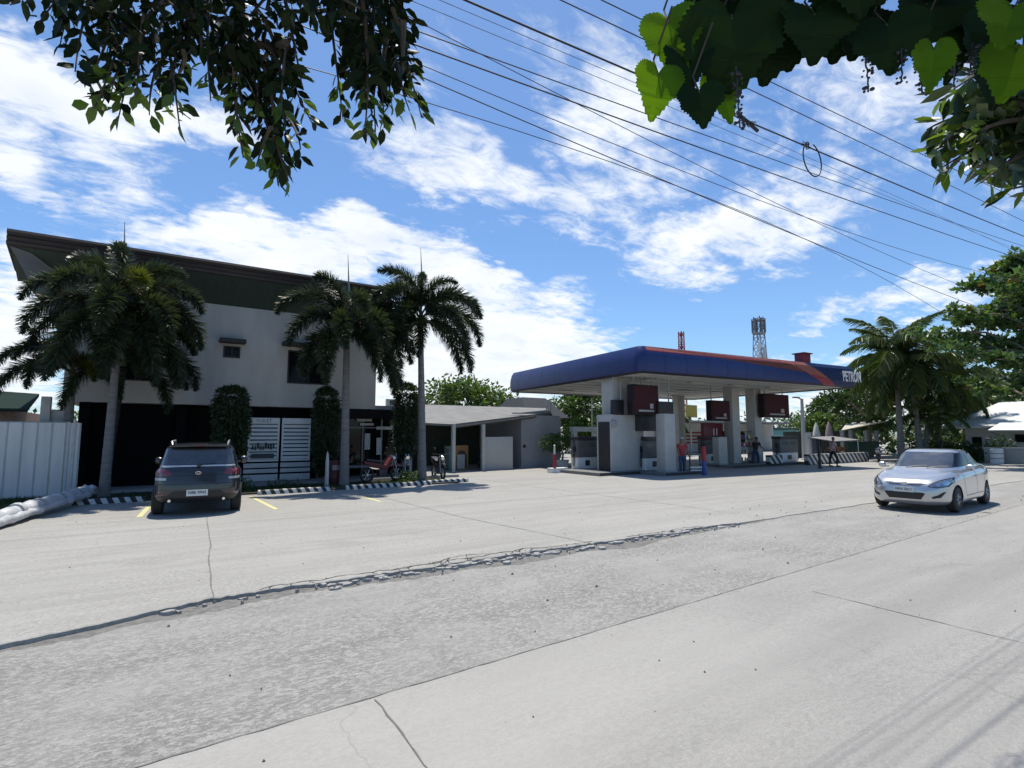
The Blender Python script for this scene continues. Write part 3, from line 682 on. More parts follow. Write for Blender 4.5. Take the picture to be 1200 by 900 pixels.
def tree(name, label, cat, base, top, crown, n_clump, per, leaf, m, seed, trunk_r=0.15, group=None, limbs=9, flat=0.75, hollow=0.35):
    """tapered trunk with limbs and a ragged crown of leaf clumps; crown = (dx, dy, dz_centre, rx, ry, rz) from the base"""
    rs = np.random.default_rng(seed); rj = random.Random(seed)
    o = thing(name, label, cat, base, 0, group)
    cx, cy, cz, rx, ry, rz = crown
    d = rs.normal(0, 1, (n_clump, 3)); d /= np.linalg.norm(d, axis=1)[:, None]; rad = rs.uniform(hollow, 1.0, n_clump)[:, None] ** 0.6
    Cc = d * rad * np.array([rx, ry, rz]) * rs.uniform(0.85, 1.15, (n_clump, 1)) + np.array([cx, cy, cz])
    cr = rs.uniform(0.16, 0.36, n_clump) * (rx + ry) / 2
    PP = []; NN = []
    for c, r, dd in zip(Cc, cr, d):
        k = int(per * rj.uniform(0.6, 1.3)); q = rs.normal(0, 1, (k, 3)); q /= np.linalg.norm(q, axis=1)[:, None]
        q *= (rs.uniform(0, 1, (k, 1)) ** 0.45); PP.append(c + q * r * np.array([1, 1, flat])); NN.append(q * 0.6 + dd * 0.4)
    V, F = leaf_cloud(np.concatenate(PP), np.concatenate(NN), leaf, leaf * 0.55, rs, 0.12, 0.25)
    raw('crown', V, F, m, o)
    tk = MB(); tp = Vector((cx * 0.5, cy * 0.5, top)); path = [Vector((0, 0, -0.1)), Vector((0.04, 0.02, top * 0.3)), Vector((cx * .25, cy * .25, top * 0.7)), tp]
    tk.tube(path, [trunk_r * 1.35, trunk_r, trunk_r * 0.85, trunk_r * 0.7], n=10)
    order = rs.permutation(n_clump)[:limbs]
    for i in order:
        c = Vector(Cc[i]); mid = tp.lerp(c, 0.5) + Vector((0, 0, 0.1 * rz)); tk.tube([tp, mid, c], [trunk_r * .55, trunk_r * .3, trunk_r * .1], n=6)
    tk.build('trunk', BARK, o)
    return o
def column_shrub(u, v, h, r, label, z0=0.3, seed=1):
    rs = np.random.default_rng(seed); o = thing('column_shrub', label, 'shrub', (u, v, 0.04), 0, 'clipped column shrubs in front of the building')
    n = 6500; z = rs.uniform(z0, h, n); t = (z - z0) / (h - z0)
    env = np.where(t > 0.86, np.sqrt(np.clip(1 - ((t - 0.86) / 0.14) ** 2, 0, 1)), 1.0) * (0.78 + 0.22 * np.sin(np.clip(t, 0, 1) * 2.6)) * np.clip(t * 6 + 0.4, 0, 1)
    a = rs.uniform(0, 6.283, n); q = r * env * np.sqrt(rs.uniform(0.25, 1.0, n)) * (1 + 0.10 * np.sin(a * 5 + z * 4) + rs.normal(0, .05, n))
    P = np.column_stack([q * np.cos(a), q * np.sin(a), z]); Nn = np.column_stack([np.cos(a), np.sin(a), 0.2 * t - 0.9 * (1 - (t > 0.9) * 1.7)])
    V, F = leaf_cloud(P, Nn, 0.16, 0.055, rs, 0.1, 0.0); raw('foliage', V, F, FOL['column'], o)
    MB().tube([(0, 0, -0.05), (0.01, 0, h * 0.5), (0, 0, h * 0.9)], [0.05, 0.04, 0.015], n=8).build('stem', BARK, o)
    return o
column_shrub(1.76, 19.7, 3.30, 0.50, 'column shrub with a rounded top behind the dark car, left of the louvres', 0.9, 21)
column_shrub(4.92, 20.2, 3.45, 0.42, 'slim dark column shrub between the white louvres and the middle palm', 0.35, 22)
column_shrub(8.02, 20.1, 3.75, 0.46, 'tall dark column shrub just left of the right-hand palm trunk', 0.9, 23)
# small shrubs of the planting strip
def bush(u, v, h, r, label, m, seed, leaf=0.11, n=700, name='bush', cat='bush', group=None, z=0.03):
    rs = np.random.default_rng(seed); o = thing(name, label, cat, (u, v, z), 0, group)
    q = rs.normal(0, 1, (n, 3)); q /= np.linalg.norm(q, axis=1)[:, None]; q[:, 2] = np.abs(q[:, 2])
    lump = 1 + 0.22 * np.sin(q[:, 0] * 5 + seed) * np.cos(q[:, 1] * 4 + seed * 2) + 0.12 * np.sin(q[:, 2] * 9)
    P = q * (rs.uniform(0.12, 1, (n, 1)) ** 0.5) * np.array([r, r, h]) * lump[:, None]
    V, F = leaf_cloud(P, q, leaf, leaf * 0.5, rs, 0.1, 0.1); raw('foliage', V, F, m, o)
    st = MB(); rj = random.Random(seed)
    for k in range(5): st.tube([(0, 0, -.05), (rj.uniform(-.3, .3) * r, rj.uniform(-.3, .3) * r, h * .4), (rj.uniform(-.7, .7) * r, rj.uniform(-.7, .7) * r, h * .8)], [0.03, 0.02, 0.008], n=5)
    st.build('stem', TWIG, o); return o
bush(0.25, 19.0, 0.75, 0.4, 'small shrub in the dark beside the left palm trunk', FOL['column'], 31, 0.09, 420)
bush(2.0, 18.6, 0.42, 0.45, 'low shrub at the kerb just right of the dark car', FOL['dark'], 32, 0.09, 420)
bush(7.7, 18.7, 0.42, 0.55, 'low green shrub left of the right-hand palm trunk', FOL['mid'], 33, 0.08, 520)
bush(3.3, 18.9, 0.25, 0.8, 'ground-hugging shrub under the louvred panels', FOL['dark'], 34, 0.08, 420)

# ------------------------------------------------------------------ palms
FOX = mat('foxtail_frond', (0.020, 0.034, 0.018), 0.38, leaf=True, trans=0.14, col2=(0.062, 0.082, 0.046))
FOXY = mat('foxtail_frond_yellowish', (0.055, 0.070, 0.016), 0.45, leaf=True, trans=0.2, col2=(0.10, 0.115, 0.025))
COCO = mat('coconut_frond', (0.040, 0.075, 0.022), 0.38, leaf=True, trans=0.25, col2=(0.090, 0.125, 0.040))
SHAFT = mat('crownshaft_green', (0.10, 0.14, 0.055), 0.5, var=0.2, scale=4)
def frond_mesh(L, e0, e1, seed, plume=True, nleaf=150, ll=0.42, lw=0.030, m=FOX, curl=1.0):
    """one palm frond: arching midrib with leaflets all round it (plume) or in two hanging rows"""
    rs = np.random.default_rng(seed); n = 26; pts = []; p = np.zeros(3); e = e0
    for i in range(n + 1):
        t = i / n; pts.append(p.copy()); e = e0 + (e1 - e0) * t ** curl; p = p + np.array([math.cos(e), 0.02 * math.sin(3 * t + seed), math.sin(e)]) * L / n
    pts = np.array(pts); V = []; F = []
    rad = [0.028 * (1 - 0.85 * i / n) + 0.004 for i in range(n + 1)]
    b = MB(); b.tube([tuple(q) for q in pts], rad, n=5, cap=False); V += b.v; F += b.f
    for k in range(nleaf):
        t = 0.10 + 0.90 * (k + 0.5) / nleaf; x = t * n; i = min(int(x), n - 1); fr = x - i
        c = pts[i] * (1 - fr) + pts[i + 1] * fr; d = pts[i + 1] - pts[i]; d /= np.linalg.norm(d)
        side = np.array([0, 1.0, 0]); upv = np.cross(side, d); 
        sz = math.sin(math.pi * min(1, 0.12 + t * 0.88)) ** 0.55 * (1 - 0.35 * t) + 0.12
        if plume:
            a = rs.uniform(0, 2 * math.pi); out = side * math.cos(a) + upv * math.sin(a) * (0.85 if math.sin(a) > 0 else 1.0); fwd = 0.75
        else:
            sgn = 1 if k % 2 else -1; a = rs.normal(0.12, 0.16); out = side * sgn * math.cos(a) + upv * math.sin(a); fwd = 0.65 + 0.5 * t
        dirv = out + d * fwd + rs.normal(0, 0.09, 3); dirv /= np.linalg.norm(dirv)
        l = ll * sz * rs.uniform(0.8, 1.15); w = lw * rs.uniform(0.8, 1.2)
        wv = np.cross(dirv, d + rs.normal(0, 0.3, 3)); wv /= np.linalg.norm(wv) + 1e-9
        drop = np.array([0, 0, -1.0]) * l * (0.12 if plume else 0.42)
        m1 = c + dirv * l * 0.5 + drop * 0.22; tip = c + dirv * l + drop
        o = len(V)
        V += [tuple(c - wv * w * .3), tuple(c + wv * w * .3), tuple(m1 + wv * w * .5), tuple(m1 - wv * w * .5), tuple(tip + wv * w * .12), tuple(tip - wv * w * .12)]
        F += [(o, o + 1, o + 2, o + 3), (o + 3, o + 2, o + 4, o + 5)]
    return raw('frond', V, F, m).data
def strip_obj(me):   # frond_mesh links a temporary object; keep only its mesh
    for o in list(COL.objects):
        if o.data is me: bpy.data.objects.remove(o)
    return me
fox = [strip_obj(frond_mesh(2.5, R(82), R(-35), 1, nleaf=760, ll=.50, lw=.030, curl=1.6)), strip_obj(frond_mesh(2.8, R(64), R(-80), 2, nleaf=760, ll=.50, lw=.030, curl=1.2)), strip_obj(frond_mesh(2.8, R(42), R(-92), 3, nleaf=760, ll=.50, lw=.030)), strip_obj(frond_mesh(2.7, R(15), R(-94), 4, nleaf=760, ll=.48, lw=.030, curl=0.7))]
foxy = [strip_obj(frond_mesh(2.2, R(75), R(-50), 5, nleaf=700, ll=.5, lw=.030, m=FOXY)), strip_obj(frond_mesh(2.4, R(45), R(-85), 6, nleaf=760, ll=.5, lw=.030, m=FOXY))]
def foxtail(base, top, label, seed, r=0.17, fr=None, bark=None, sc=1.0, shaft=0.8, spear=True):
    rj = random.Random(seed); o = thing('foxtail_palm', label, 'palm tree', base, 0, 'foxtail palms in front of the building')
    tv = Vector(top) - Vector(base); n = 60; path = []; rad = []
    for i in range(n + 1):
        t = i / n; path.append(Vector((tv.x * (t ** 1.3), tv.y * (t ** 1.3), tv.z * t - 0.05))); bulge = r * (1.25 - 0.45 * t) * (1 + 0.25 * math.exp(-t * 18))
        rad.append(bulge * (1 + (0.022 if i % 3 == 0 else 0.0)) + rj.uniform(-.003, .003))
    MB().tube(path, rad, n=14).build('trunk', bark or PALMBARK, o)
    MB().tube([tv, tv + Vector((0, 0, shaft * .5)), tv + Vector((0, 0, shaft))], [r * .78, r * .72, r * .35], n=12).build('crownshaft', SHAFT, o)
    for k, (kind, az, s) in enumerate(fr):
        me = (fox + foxy)[kind]; f = link('frond', me, o); f.location = tv + Vector((0, 0, shaft * 0.85 - 0.12 * (kind if kind < 4 else 1))); f.rotation_euler = (rj.uniform(-.25, .25), rj.uniform(-.08, .08), R(az)); f.scale = (s * sc,) * 3
    if spear:
        MB().tube([tv + Vector((0, 0, shaft * .8)), tv + Vector((0.02, 0, shaft + 1.2)), tv + Vector((-0.05, 0, shaft + 2.45))], [0.05, 0.034, 0.006], n=6).build('spear_leaf', mat('spear_leaf', (0.26, 0.26, 0.20), 0.5), o)
    return o
# azimuths: 0 = along the road to the right, 180 = left, 270 = towards the road
foxtail((-1.37, 18.75, 0.03), (-1.30, 18.75, 4.75), 'left palm with the fullest crown, in front of the building beside the white fence', 1, fr=[(0, 20, 1), (0, 150, 1), (0, 265, .95), (1, 185, 1.0), (1, 340, 1.0), (1, 95, 1), (1, 235, 1), (2, 205, 1), (2, 310, 1), (2, 160, 1.0), (2, 10, .95), (3, 335, 1), (3, 250, .95), (4, 290, 1), (5, 350, 1), (1, 30, .95), (3, 10, 1), (3, 300, 1.05), (3, 215, 1.05), (3, 235, 1.1), (3, 320, 1.1), (3, 275, 1.05), (2, 265, 1.05), (2, 340, 1.05)], r=0.105, sc=1.02)
foxtail((-1.49, 20.35, 0.03), (-1.22, 20.2, 3.9), 'shorter palm half hidden behind the crown of the left palm', 2, fr=[(0, 40, .9), (1, 330, 1), (1, 300, .9), (2, 350, 1), (2, 20, .9), (2, 285, .9), (3, 330, .9), (5, 310, .9), (3, 215, .9)], r=0.11, bark=mat('palm_bark_shaded', (.028, .028, .024), .9, var=.35, scale=6, bump=.4, stretch=(.6, .6, 3.5)), shaft=0.6, spear=False)  # deep shade behind the left palm, put into the darker bark colour
foxtail((-2.45, 20.4, 0.03), (-2.45, 20.3, 3.4), 'low palm with drooping fronds over the end of the white fence', 3, fr=[(1, 190, .78), (1, 225, .75), (2, 205, .8), (2, 240, .8), (4, 270, .7), (5, 300, .75), (2, 320, .8)], r=0.12, shaft=0.5, spear=False)
foxtail((5.2, 18.6, 0.03), (5.15, 18.6, 4.95), 'middle palm standing in front of the large upper window', 4, fr=[(0, 100, .85), (0, 215, .9), (1, 182, 1.0), (1, 345, .95), (1, 270, .9), (2, 205, .95), (2, 330, 1), (2, 10, 1), (2, 250, .9), (3, 200, .95), (3, 345, 1), (3, 290, .9), (4, 0, .9), (1, 60, .9), (2, 290, 1), (3, 320, 1), (3, 225, 1), (3, 10, 1), (2, 350, 1)], r=0.13, sc=1.12)
foxtail((8.08, 18.6, 0.03), (7.92, 18.6, 5.75), 'right-hand palm seen against the white clouds beside the shed', 5, fr=[(0, 160, 1.0), (0, 340, .8), (0, 250, .7), (1, 185, .9), (1, 0, 1.05), (1, 330, 1), (2, 345, 1.05), (2, 10, 1.0), (2, 195, 1), (2, 300, .9), (3, 340, 1.05), (3, 195, .95), (3, 250, .8), (1, 215, .9), (2, 220, .8), (3, 10, 1), (3, 220, .9)], r=0.125, sc=1.1)

# ------------------------------------------------------------------ motorcycles by the shop
def wheel_mb(c, r, w):
    b = MB(); prof = []
    for k in range(9):
        a = math.pi * 2 * k / 8; prof.append((r - w / 2 + w / 2 * math.cos(a), w / 2 * math.sin(a)))
    pts = []; n = 20
    for j in range(n):
        t = 2 * math.pi * j / n
        for (q, y) in prof[:-1]: pts.append((c[0] + q * math.cos(t), c[1] + y, c[2] + q * math.sin(t)))
    fs = [(j * 8 + k, ((j + 1) % n) * 8 + k, ((j + 1) % n) * 8 + (k + 1) % 8, j * 8 + (k + 1) % 8) for j in range(n) for k in range(8)]
    return b.add(pts, fs)
def motorcycle(label, loc, rz, m):
    o = thing('motorcycle', label, 'motorcycle', loc, rz, 'motorcycles parked outside the shop')
    for x in (-0.62, 0.62):
        w = wheel_mb((x, 0, 0.29), 0.29, 0.085).build('wheel', RUBBER, o)
        sp = MB(); sp.lathe([(0.05, -.05), (0.05, .05)], c=(x, 0, .29), n=10, axis='Y')
        for k in range(6):
            a = k * math.pi / 3; sp.tube([(x, 0, .29), (x + .23 * math.cos(a), 0, .29 + .23 * math.sin(a))], 0.012, n=5)
        sp.build('rim', STEEL, w)
    MB().prism([(-0.75, -.1, .68), (-.2, -.12, .52), (.15, -.12, .42), (.3, -.1, .62), (.42, -.1, .88), (.33, -.1, .92), (.1, -.11, .62), (-.25, -.11, .70), (-.8, -.08, .80)], (0, .22, 0)).build('body_panel', m, o, bevel=0.02)
    MB().prism([(-0.72, -.12, .80), (.02, -.13, .68), (.06, -.13, .74), (-.2, -.13, .80), (-.68, -.12, .88)], (0, .25, 0)).build('saddle', BLACK, o, bevel=0.02)
    MB().tube([(.62, .09, .29), (.48, .09, .7), (.36, .05, .98)], .022, n=6).tube([(.62, -.09, .29), (.48, -.09, .7), (.36, -.05, .98)], .022, n=6).build('fork', STEEL, o)
    h = MB(); h.tube([(.28, -.34, 1.02), (.36, -.15, 1.0), (.36, .15, 1.0), (.28, .34, 1.02)], .016, n=6).build('handlebar', BLACK, o)
    for s_ in (-1, 1): MB().tube([(.34, s_ * .2, 1.0), (.34, s_ * .25, 1.2)], .008, n=5).lathe([(0, -.05), (.05, -.04), (.05, .04), (0, .05)], c=(.34, s_ * .27, 1.22), n=8).build('mirror', BLACK, o)
    MB().lathe([(.0, .0), (.09, .02), (.1, .10), (.06, .16)], c=(.40, 0, .86), n=12, axis='X').build('headlight', CHROME, o)
    MB().box((.0, 0, .34), (.34, .22, .26)).tube([(0, .13, .25), (-.4, .15, .28), (-.8, .15, .33)], .035, n=8).build('engine', DARKM, o, bevel=0.01)
    MB().prism([(.86, -.05, .62), (.62, -.05, .66), (.42, -.05, .56), (.42, -.05, .53), (.62, -.05, .62), (.86, -.05, .58)], (0, .1, 0)).build('mudguard', m, o)
    return o
motorcycle('red motorcycle parked across the shop front beside the middle palm', (6.75, 19.2, 0.05), R(12), mat('dull_red_plastic', (.13, .012, .016), .5))
motorcycle('black and silver motorcycle parked left of the right-hand palm trunk', (7.95, 19.9, 0.05), R(255), mat('silver_plastic', (.35, .35, .36), .4))
motorcycle('black motorcycle parked right of the right-hand palm trunk', (9.35, 19.9, 0.0), R(262), BLACK)
motorcycle('dark motorcycle parked under the shed beside the white partition', (14.0, 24.6, 0.0), R(250), DARKM)
bn = thing('wooden_bench', 'grey slatted bench outside the shop window left of the red motorcycle', 'bench', (6.0, 20.7, 0.1))
for k in range(3): MB().box((0, -.14 + k * .14, .45), (1.6, .11, .04)).build('seat_slat', mat('bench_grey', (.24, .24, .23), .8), bn)
for x in (-.65, .65): MB().box((x, -.12, .215), (.08, .06, .43)).box((x, .12, .215), (.08, .06, .43)).build('leg', DARKM, bn)
rs_ = thing('red_drum', 'red and white painted drum in the shade left of the middle palm trunk', 'drum', (4.98, 19.0, 0.04))
MB().lathe([(.27, 0), (.28, .02), (.28, .25), (.29, .28), (.28, .31), (.28, .55), (.29, .58), (.28, .61), (.28, .84), (.26, .86), (.0, .86)], n=20).build('barrel', mat('drum_red', (.07, .014, .014), .6, var=.3), rs_)
for a in (-0.9, -0.35): MB().box((.285 * math.sin(a + .6), -.285 * math.cos(a + .6), .62), (.15, .01, .17), rz=a + .6).build('white_patch', mat('drum_patch', (.24, .22, .21), .7), rs_)
# ------------------------------------------------------------------ low shed beside the building
S = thing('open_shed', 'low shed with a sloping grey roof between the right-hand palm and the station', 'shed', (14.0, 24.0, 0))
SO = Vector((14.0, 24.0, 0))
def sch(mb, name, m, bevel=0.0):
    o = mb.build(name, m, S, bevel=bevel); o.location = -SO; return o
fl = PV(497, 498, 23.3); fr_ = PV(646, 485, 24.2); br_ = PV(640, 480, 30.0); bl_ = PV(497, 476, 30.0); fm_ = PV(530, 499.5, 23.0)
rfm = MB(); rfm.prism([tuple(fl), tuple(fm_), tuple(fr_), tuple(br_), tuple(bl_)], (0, 0, 0.10))
sch(rfm, 'roof', mat('shed_roof', (0.155, 0.152, 0.140), 0.7, var=0.25, scale=1.2, bump=0.2))
e_ = MB(); e_.tube([fm_ + Vector((0, -0.02, -0.05)), fr_ + Vector((0, -0.02, -0.05))], 0.07, n=6); sch(e_, 'eave_board', mat('eave_dark', (0.05, 0.05, 0.05), 0.7))
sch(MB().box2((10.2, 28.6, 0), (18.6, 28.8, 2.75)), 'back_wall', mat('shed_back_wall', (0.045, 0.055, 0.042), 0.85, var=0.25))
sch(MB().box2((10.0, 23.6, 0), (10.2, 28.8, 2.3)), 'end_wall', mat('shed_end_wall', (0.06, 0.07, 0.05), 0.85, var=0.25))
SW = mat('partition_speckle', (0.40, 0.395, 0.37), 0.7, var=0.2, scale=40)
a = PV(567, 550, 23.2); c = PV(601, 512, 23.2); sch(MB().box2((a.x, 23.2, 0), (c.x, 23.34, c.z)), 'partition', SW, bevel=0.01)
for (x, v) in ((566, 23.05), (531, 22.9)):
    p = PV(x, 540, v); sch(MB().box((p.x, v, 1.15), (0.16, 0.16, 2.3)), 'post', mat('shed_post', (0.42, 0.42, 0.40), 0.8))
a = PV(611, 546, 23.9); c = PV(646, 490, 23.9); sch(MB().box2((a.x, 23.9, 0), (c.x + 0.6, 28.5, 2.85)), 'grey_room', mat('grey_room_wall', (0.30, 0.295, 0.30), 0.8, var=0.1, scale=1))
a = PV(615, 523, 23.85); sch(MB().box((a.x, 23.88, a.z), (.16, .03, .16)), 'socket', BLACK)
cb = thing('display_cabinet', 'orange wooden cabinet with a white front beneath the low shed roof', 'cabinet', (12.55, 24.5, 0))
OR = mat('orange_wood', (0.34, 0.17, 0.06), 0.6, var=0.15, scale=5)
MB().box((0.12, 0, .62), (.80, .5, 1.24)).build('carcass', OR, cb, bevel=.01)
MB().prism([(-.16, -.26, .06), (.42, -.26, .06), (.42, -.26, .70), (.32, -.26, .92), (.1, -.26, 1.0), (-.06, -.26, .92), (-.16, -.26, .70)], (0, -.012, 0)).build('niche', mat('niche_dark', (.06, .05, .04), .8), cb)
MB().box((.08, -.28, .42), (.44, .012, .72)).build('front_panel', mat('cabinet_front', (.42, .41, .37), .7), cb)
MB().box((-.45, .05, .62), (.26, .5, 1.2)).build('side_unit', mat('teal_unit', (.10, .17, .17), .6), cb, bevel=.01)
# dark hip-roofed house and poles behind the shed
dk = thing('dark_roof_house', 'dark hip-roofed house showing above the right end of the shed roof', 'house', (24.6, 33.5, 0))
MB().box((0, 2, 1.6), (3.6, 4, 3.2)).build('wall', mat('dark_house_wall', (.20, .20, .21), .8), dk)
a = PV(612, 484, 33); 
MB().add([(-2.1, -.5, 3.1), (2.3, -.5, 3.1), (2.3, 4.5, 3.1), (-2.1, 4.5, 3.1), (-1.3, .8, 4.7), (.9, .8, 4.7), (.9, 3.2, 4.7), (-1.3, 3.2, 4.7)], [(0, 1, 5, 4), (1, 2, 6, 5), (2, 3, 7, 6), (3, 0, 4, 7), (4, 5, 6, 7), (3, 2, 1, 0)]).build('roof', mat('dark_house_roof', (.05, .05, .055), .7, var=.2), dk)
MB().box((-1.9, -.9, 3.55), (2.0, .6, .55)).build('parapet', mat('parapet_grey', (.32, .31, .31), .8), dk)
for k, (x, lab) in enumerate(((641, 'left of two thin grey poles beside the shed end, under the canopy corner'), (645.5, 'right of two thin grey poles beside the shed end, under the canopy corner'))):
    p = PV(x, 545, 25.0); o = MB().tube([(0, 0, 0), (0, 0, 3.75)], .045, n=8).build('thin_pole', STEEL, None, loc=(p.x, 25.0, 0)); tag(o, lab, 'pole', 'thin poles beside the shed')
tree('leafy_tree', 'round green tree rising behind the low grey shed roof', 'tree', (PV(548, 520, 45).x, 45, 0), 3.4, (0, 0, 4.5, 4.4, 4, 2.3), 90, 110, .42, FOL['mid'], 41, .22)
tree('leafy_tree', 'dense green tree behind the shed seen under the canopy left end', 'tree', (PV(690, 520, 40).x, 40, 0), 3.4, (0, 0, 4.0, 3.3, 3, 3.2), 90, 130, .36, FOL['mid'], 42, .22)
pl = thing('potted_bush', 'wide leaning bush in a white planter beside the red bollard', 'bush', (G(659, 548).x, G(659, 548).y, 0))
rs9 = np.random.default_rng(9); n9 = 1300; q9 = rs9.normal(0, 1, (n9, 3)); q9 /= np.linalg.norm(q9, axis=1)[:, None]
P9 = q9 * (rs9.uniform(.1, 1, (n9, 1)) ** .5) * np.array([1.0, .7, .55]) * (1 + .25 * np.sin(q9[:, :1] * 6)) + np.array([-.15, 0, 1.35]) 
V, F = leaf_cloud(P9, q9, .16, .08, rs9, .1, .1); raw('foliage', V, F, FOL['mid'], pl)
MB().tube([(0, 0, .3), (.05, 0, .7), (-.1, 0, 1.2)], [.06, .05, .03], n=7).build('stem', BARK, pl)
MB().lathe([(.30, 0), (.36, .38), (.40, .42), (.36, .42), (.30, .36), (0, .34)], n=16).build('planter', WHITE, pl)

# ------------------------------------------------------------------ filling station
CA = R(-5.0); CN = Vector((16.8, 15.8, 0)); e1 = Vector((math.cos(CA), math.sin(CA), 0)); e2 = Vector((-e1.y, e1.x, 0)); CW, CD = 15.8, 12.0
CP = thing('station_canopy', 'large filling station canopy with a blue and red fascia on white columns', 'canopy', tuple(CN), CA)
# local x along the front, local y to the back; fascia profile = (outward, z)
ZB = 4.40
prof = [(-0.30, 4.46), (-0.05, 4.40), (0.06, 4.50), (0.10, 4.75), (0.08, 5.10), (0.0, 5.42), (-0.12, 5.61), (-0.5, 5.61)]
def ring_pts(out, z):
    r = 0.35; pts = []
    for (cx, cy, a0) in ((r, r, 180), (CW - r, r, 270), (CW - r, CD - r, 0), (r, CD - r, 90)):
        for k in range(6):
            a = R(a0 + 18 * k); pts.append((cx + (r + out) * math.cos(a), cy + (r + out) * math.sin(a), z))
    return pts
fb = MB(); nR = 24
for (o_, z) in prof: fb.v += ring_pts(o_, z)
for i in range(len(prof) - 1):
    for j in range(nR): fb.f.append((i * nR + j, i * nR + (j + 1) % nR, (i + 1) * nR + (j + 1) % nR, (i + 1) * nR + j)); fb.m.append(1 if i < 2 else 0)
fb.f.append(tuple((len(prof) - 1) * nR + j for j in range(nR))); fb.m.append(0)
CBLUE = mat('fascia_blue', (0.012, 0.026, 0.125), 0.4, var=0.12, scale=1.5); CNAVY = mat('fascia_navy', (0.009, 0.020, 0.080), 0.4, var=0.1)
CRED = mat('fascia_red', (0.28, 0.030, 0.04), 0.4, var=0.1); CORG = mat('fascia_orange', (0.33, 0.10, 0.06), 0.4, var=0.12)
fas = fb.build('fascia', [CBLUE, mat('fascia_base_trim', (.010, .012, .022), .6)], CP)
def prof_at(z):
    for (a, c) in zip(prof[1:-1], prof[2:]):
        if a[1] <= z <= c[1]: t = (z - a[1]) / (c[1] - a[1]) if c[1] > a[1] else 0; return a[0] + (c[0] - a[0]) * t
    return prof[-2][0]
def fascia_mark(name, poly, m, off=0.004):
    """poly in (s along the front, z) laid on the curved front of the fascia"""
    bm = bmesh.new(); vs_ = [bm.verts.new((s, 0, z)) for s, z in poly]; bm.faces.new(vs_)
    bmesh.ops.triangulate(bm, faces=bm.faces)
    for z in (4.5, 4.75, 4.9, 5.1, 5.25, 5.42):
        geom = list(bm.verts) + list(bm.edges) + list(bm.faces); bmesh.ops.bisect_plane(bm, geom=geom, plane_co=(0, 0, z), plane_no=(0, 0, 1))
    me = bpy.data.meshes.new(name)
    for v in bm.verts: v.co.y = -prof_at(v.co.z) - off
    bmesh.ops.recalc_face_normals(bm, faces=bm.faces); bm.to_mesh(me); bm.free(); me.materials.append(m); return link(name, me, fas)
def sfr(x, z=5.0):   # position along the front of a pixel column
    d = Vector(ray(x, 440)); t = (e2.dot(CN - Vector(C0))) / e2.dot(d); p = Vector(C0) + d * t; return e1.dot(p - CN)
s1, s2, s3, s4 = sfr(900), sfr(938), sfr(958), sfr(975)
fascia_mark('orange_band', [(0.35, 5.42), (sfr(850), 5.42), (sfr(905), 5.50), (sfr(925), 5.47), (sfr(945), 5.02), (sfr(958), 4.72), (sfr(967), 4.44), (sfr(977), 4.44), (sfr(969), 4.80), (sfr(955), 5.30), (sfr(945), 5.60), (0.35, 5.60)], CORG)
fascia_mark('red_band', [(0.38, 5.385), (sfr(850), 5.385), (sfr(895), 5.45), (sfr(895), 5.49), (sfr(850), 5.44), (0.38, 5.44)], CRED, 0.007)
fascia_mark('red_swoosh', [(sfr(943), 5.0), (sfr(956), 4.70), (sfr(964), 4.44), (sfr(977), 4.44), (sfr(970), 4.74), (sfr(958), 4.92)], CRED, 0.008)
fascia_mark('navy_end', [(sfr(977) + .03, 4.44), (CW - .34, 4.44), (CW - .34, 5.60), (sfr(945) + .03, 5.60), (sfr(955) + .03, 5.30), (sfr(969) + .03, 4.80)], CNAVY, 0.003)
ss = (sfr(985.5) + sfr(1006)) / 2
text('lettering', 'PETRON', 0.80, WHITE, fas, (ss, -0.105 - 0.012, 4.98), (R(90), 0, 0), 0.006, 0.018, sx=(sfr(1006) - sfr(985.5)) / 2.95)
sm_ = MB()
for k in range(1, 12):
    s_ = k * CW / 12
    for (a, c) in zip(prof[1:-1], prof[2:-1]): sm_.quad((s_ - .008, -a[0] - .009, a[1]), (s_ + .008, -a[0] - .009, a[1]), (s_ + .008, -c[0] - .009, c[1]), (s_ - .008, -c[0] - .009, c[1]))
for k in range(1, 9):
    s_ = k * CD / 9
    for (a, c) in zip(prof[1:-1], prof[2:-1]): sm_.quad((-a[0] - .004, s_ - .008, a[1]), (-a[0] - .004, s_ + .008, a[1]), (-c[0] - .004, s_ + .008, c[1]), (-c[0] - .004, s_ - .008, c[1]))
sm_.build('panel_seam', mat('seam_dark_blue', (.012, .018, .06), .6), fas)
SOFF = mat('soffit_white', (0.48, 0.49, 0.465), 0.7, var=0.08, scale=2, stretch=(1, 4, 1))
sof = MB(); sof.box2((.28, .28, 4.47), (CW - .28, CD - .28, 4.52)); sof_o = sof.build('soffit', SOFF, CP)
rb = MB()
for k in range(9): rb.box2((.3, .9 + k * 1.28, 4.452), (CW - .3, .93 + k * 1.28, 4.4695))
rb.build('panel_joint', mat('soffit_joint', (.25, .25, .24), .8), sof_o)
for x in (2.6, 5.6, 8.6, 11.6):
    for y in (2.2, 6.0, 9.6):
        MB().box((x, y, 4.43), (.9, .32, .06)).build('ceiling_lamp', mat('lamp_off', (.42, .42, .38), .4), CP, bevel=.01)
def local(p): d = Vector(p) - CN; return Vector((e1.dot(d), e2.dot(d), p[2]))
COLM = mat('column_cladding', (0.42, 0.412, 0.385), 0.5, var=0.12, scale=1.5)
def column(p, sx, sy, z0=0.15):
    q = local((p[0], p[1], 0)); return MB().box2((q.x - sx / 2, q.y - sy / 2, z0), (q.x + sx / 2, q.y + sy / 2, 4.468)).build('column', COLM, CP, bevel=.03)
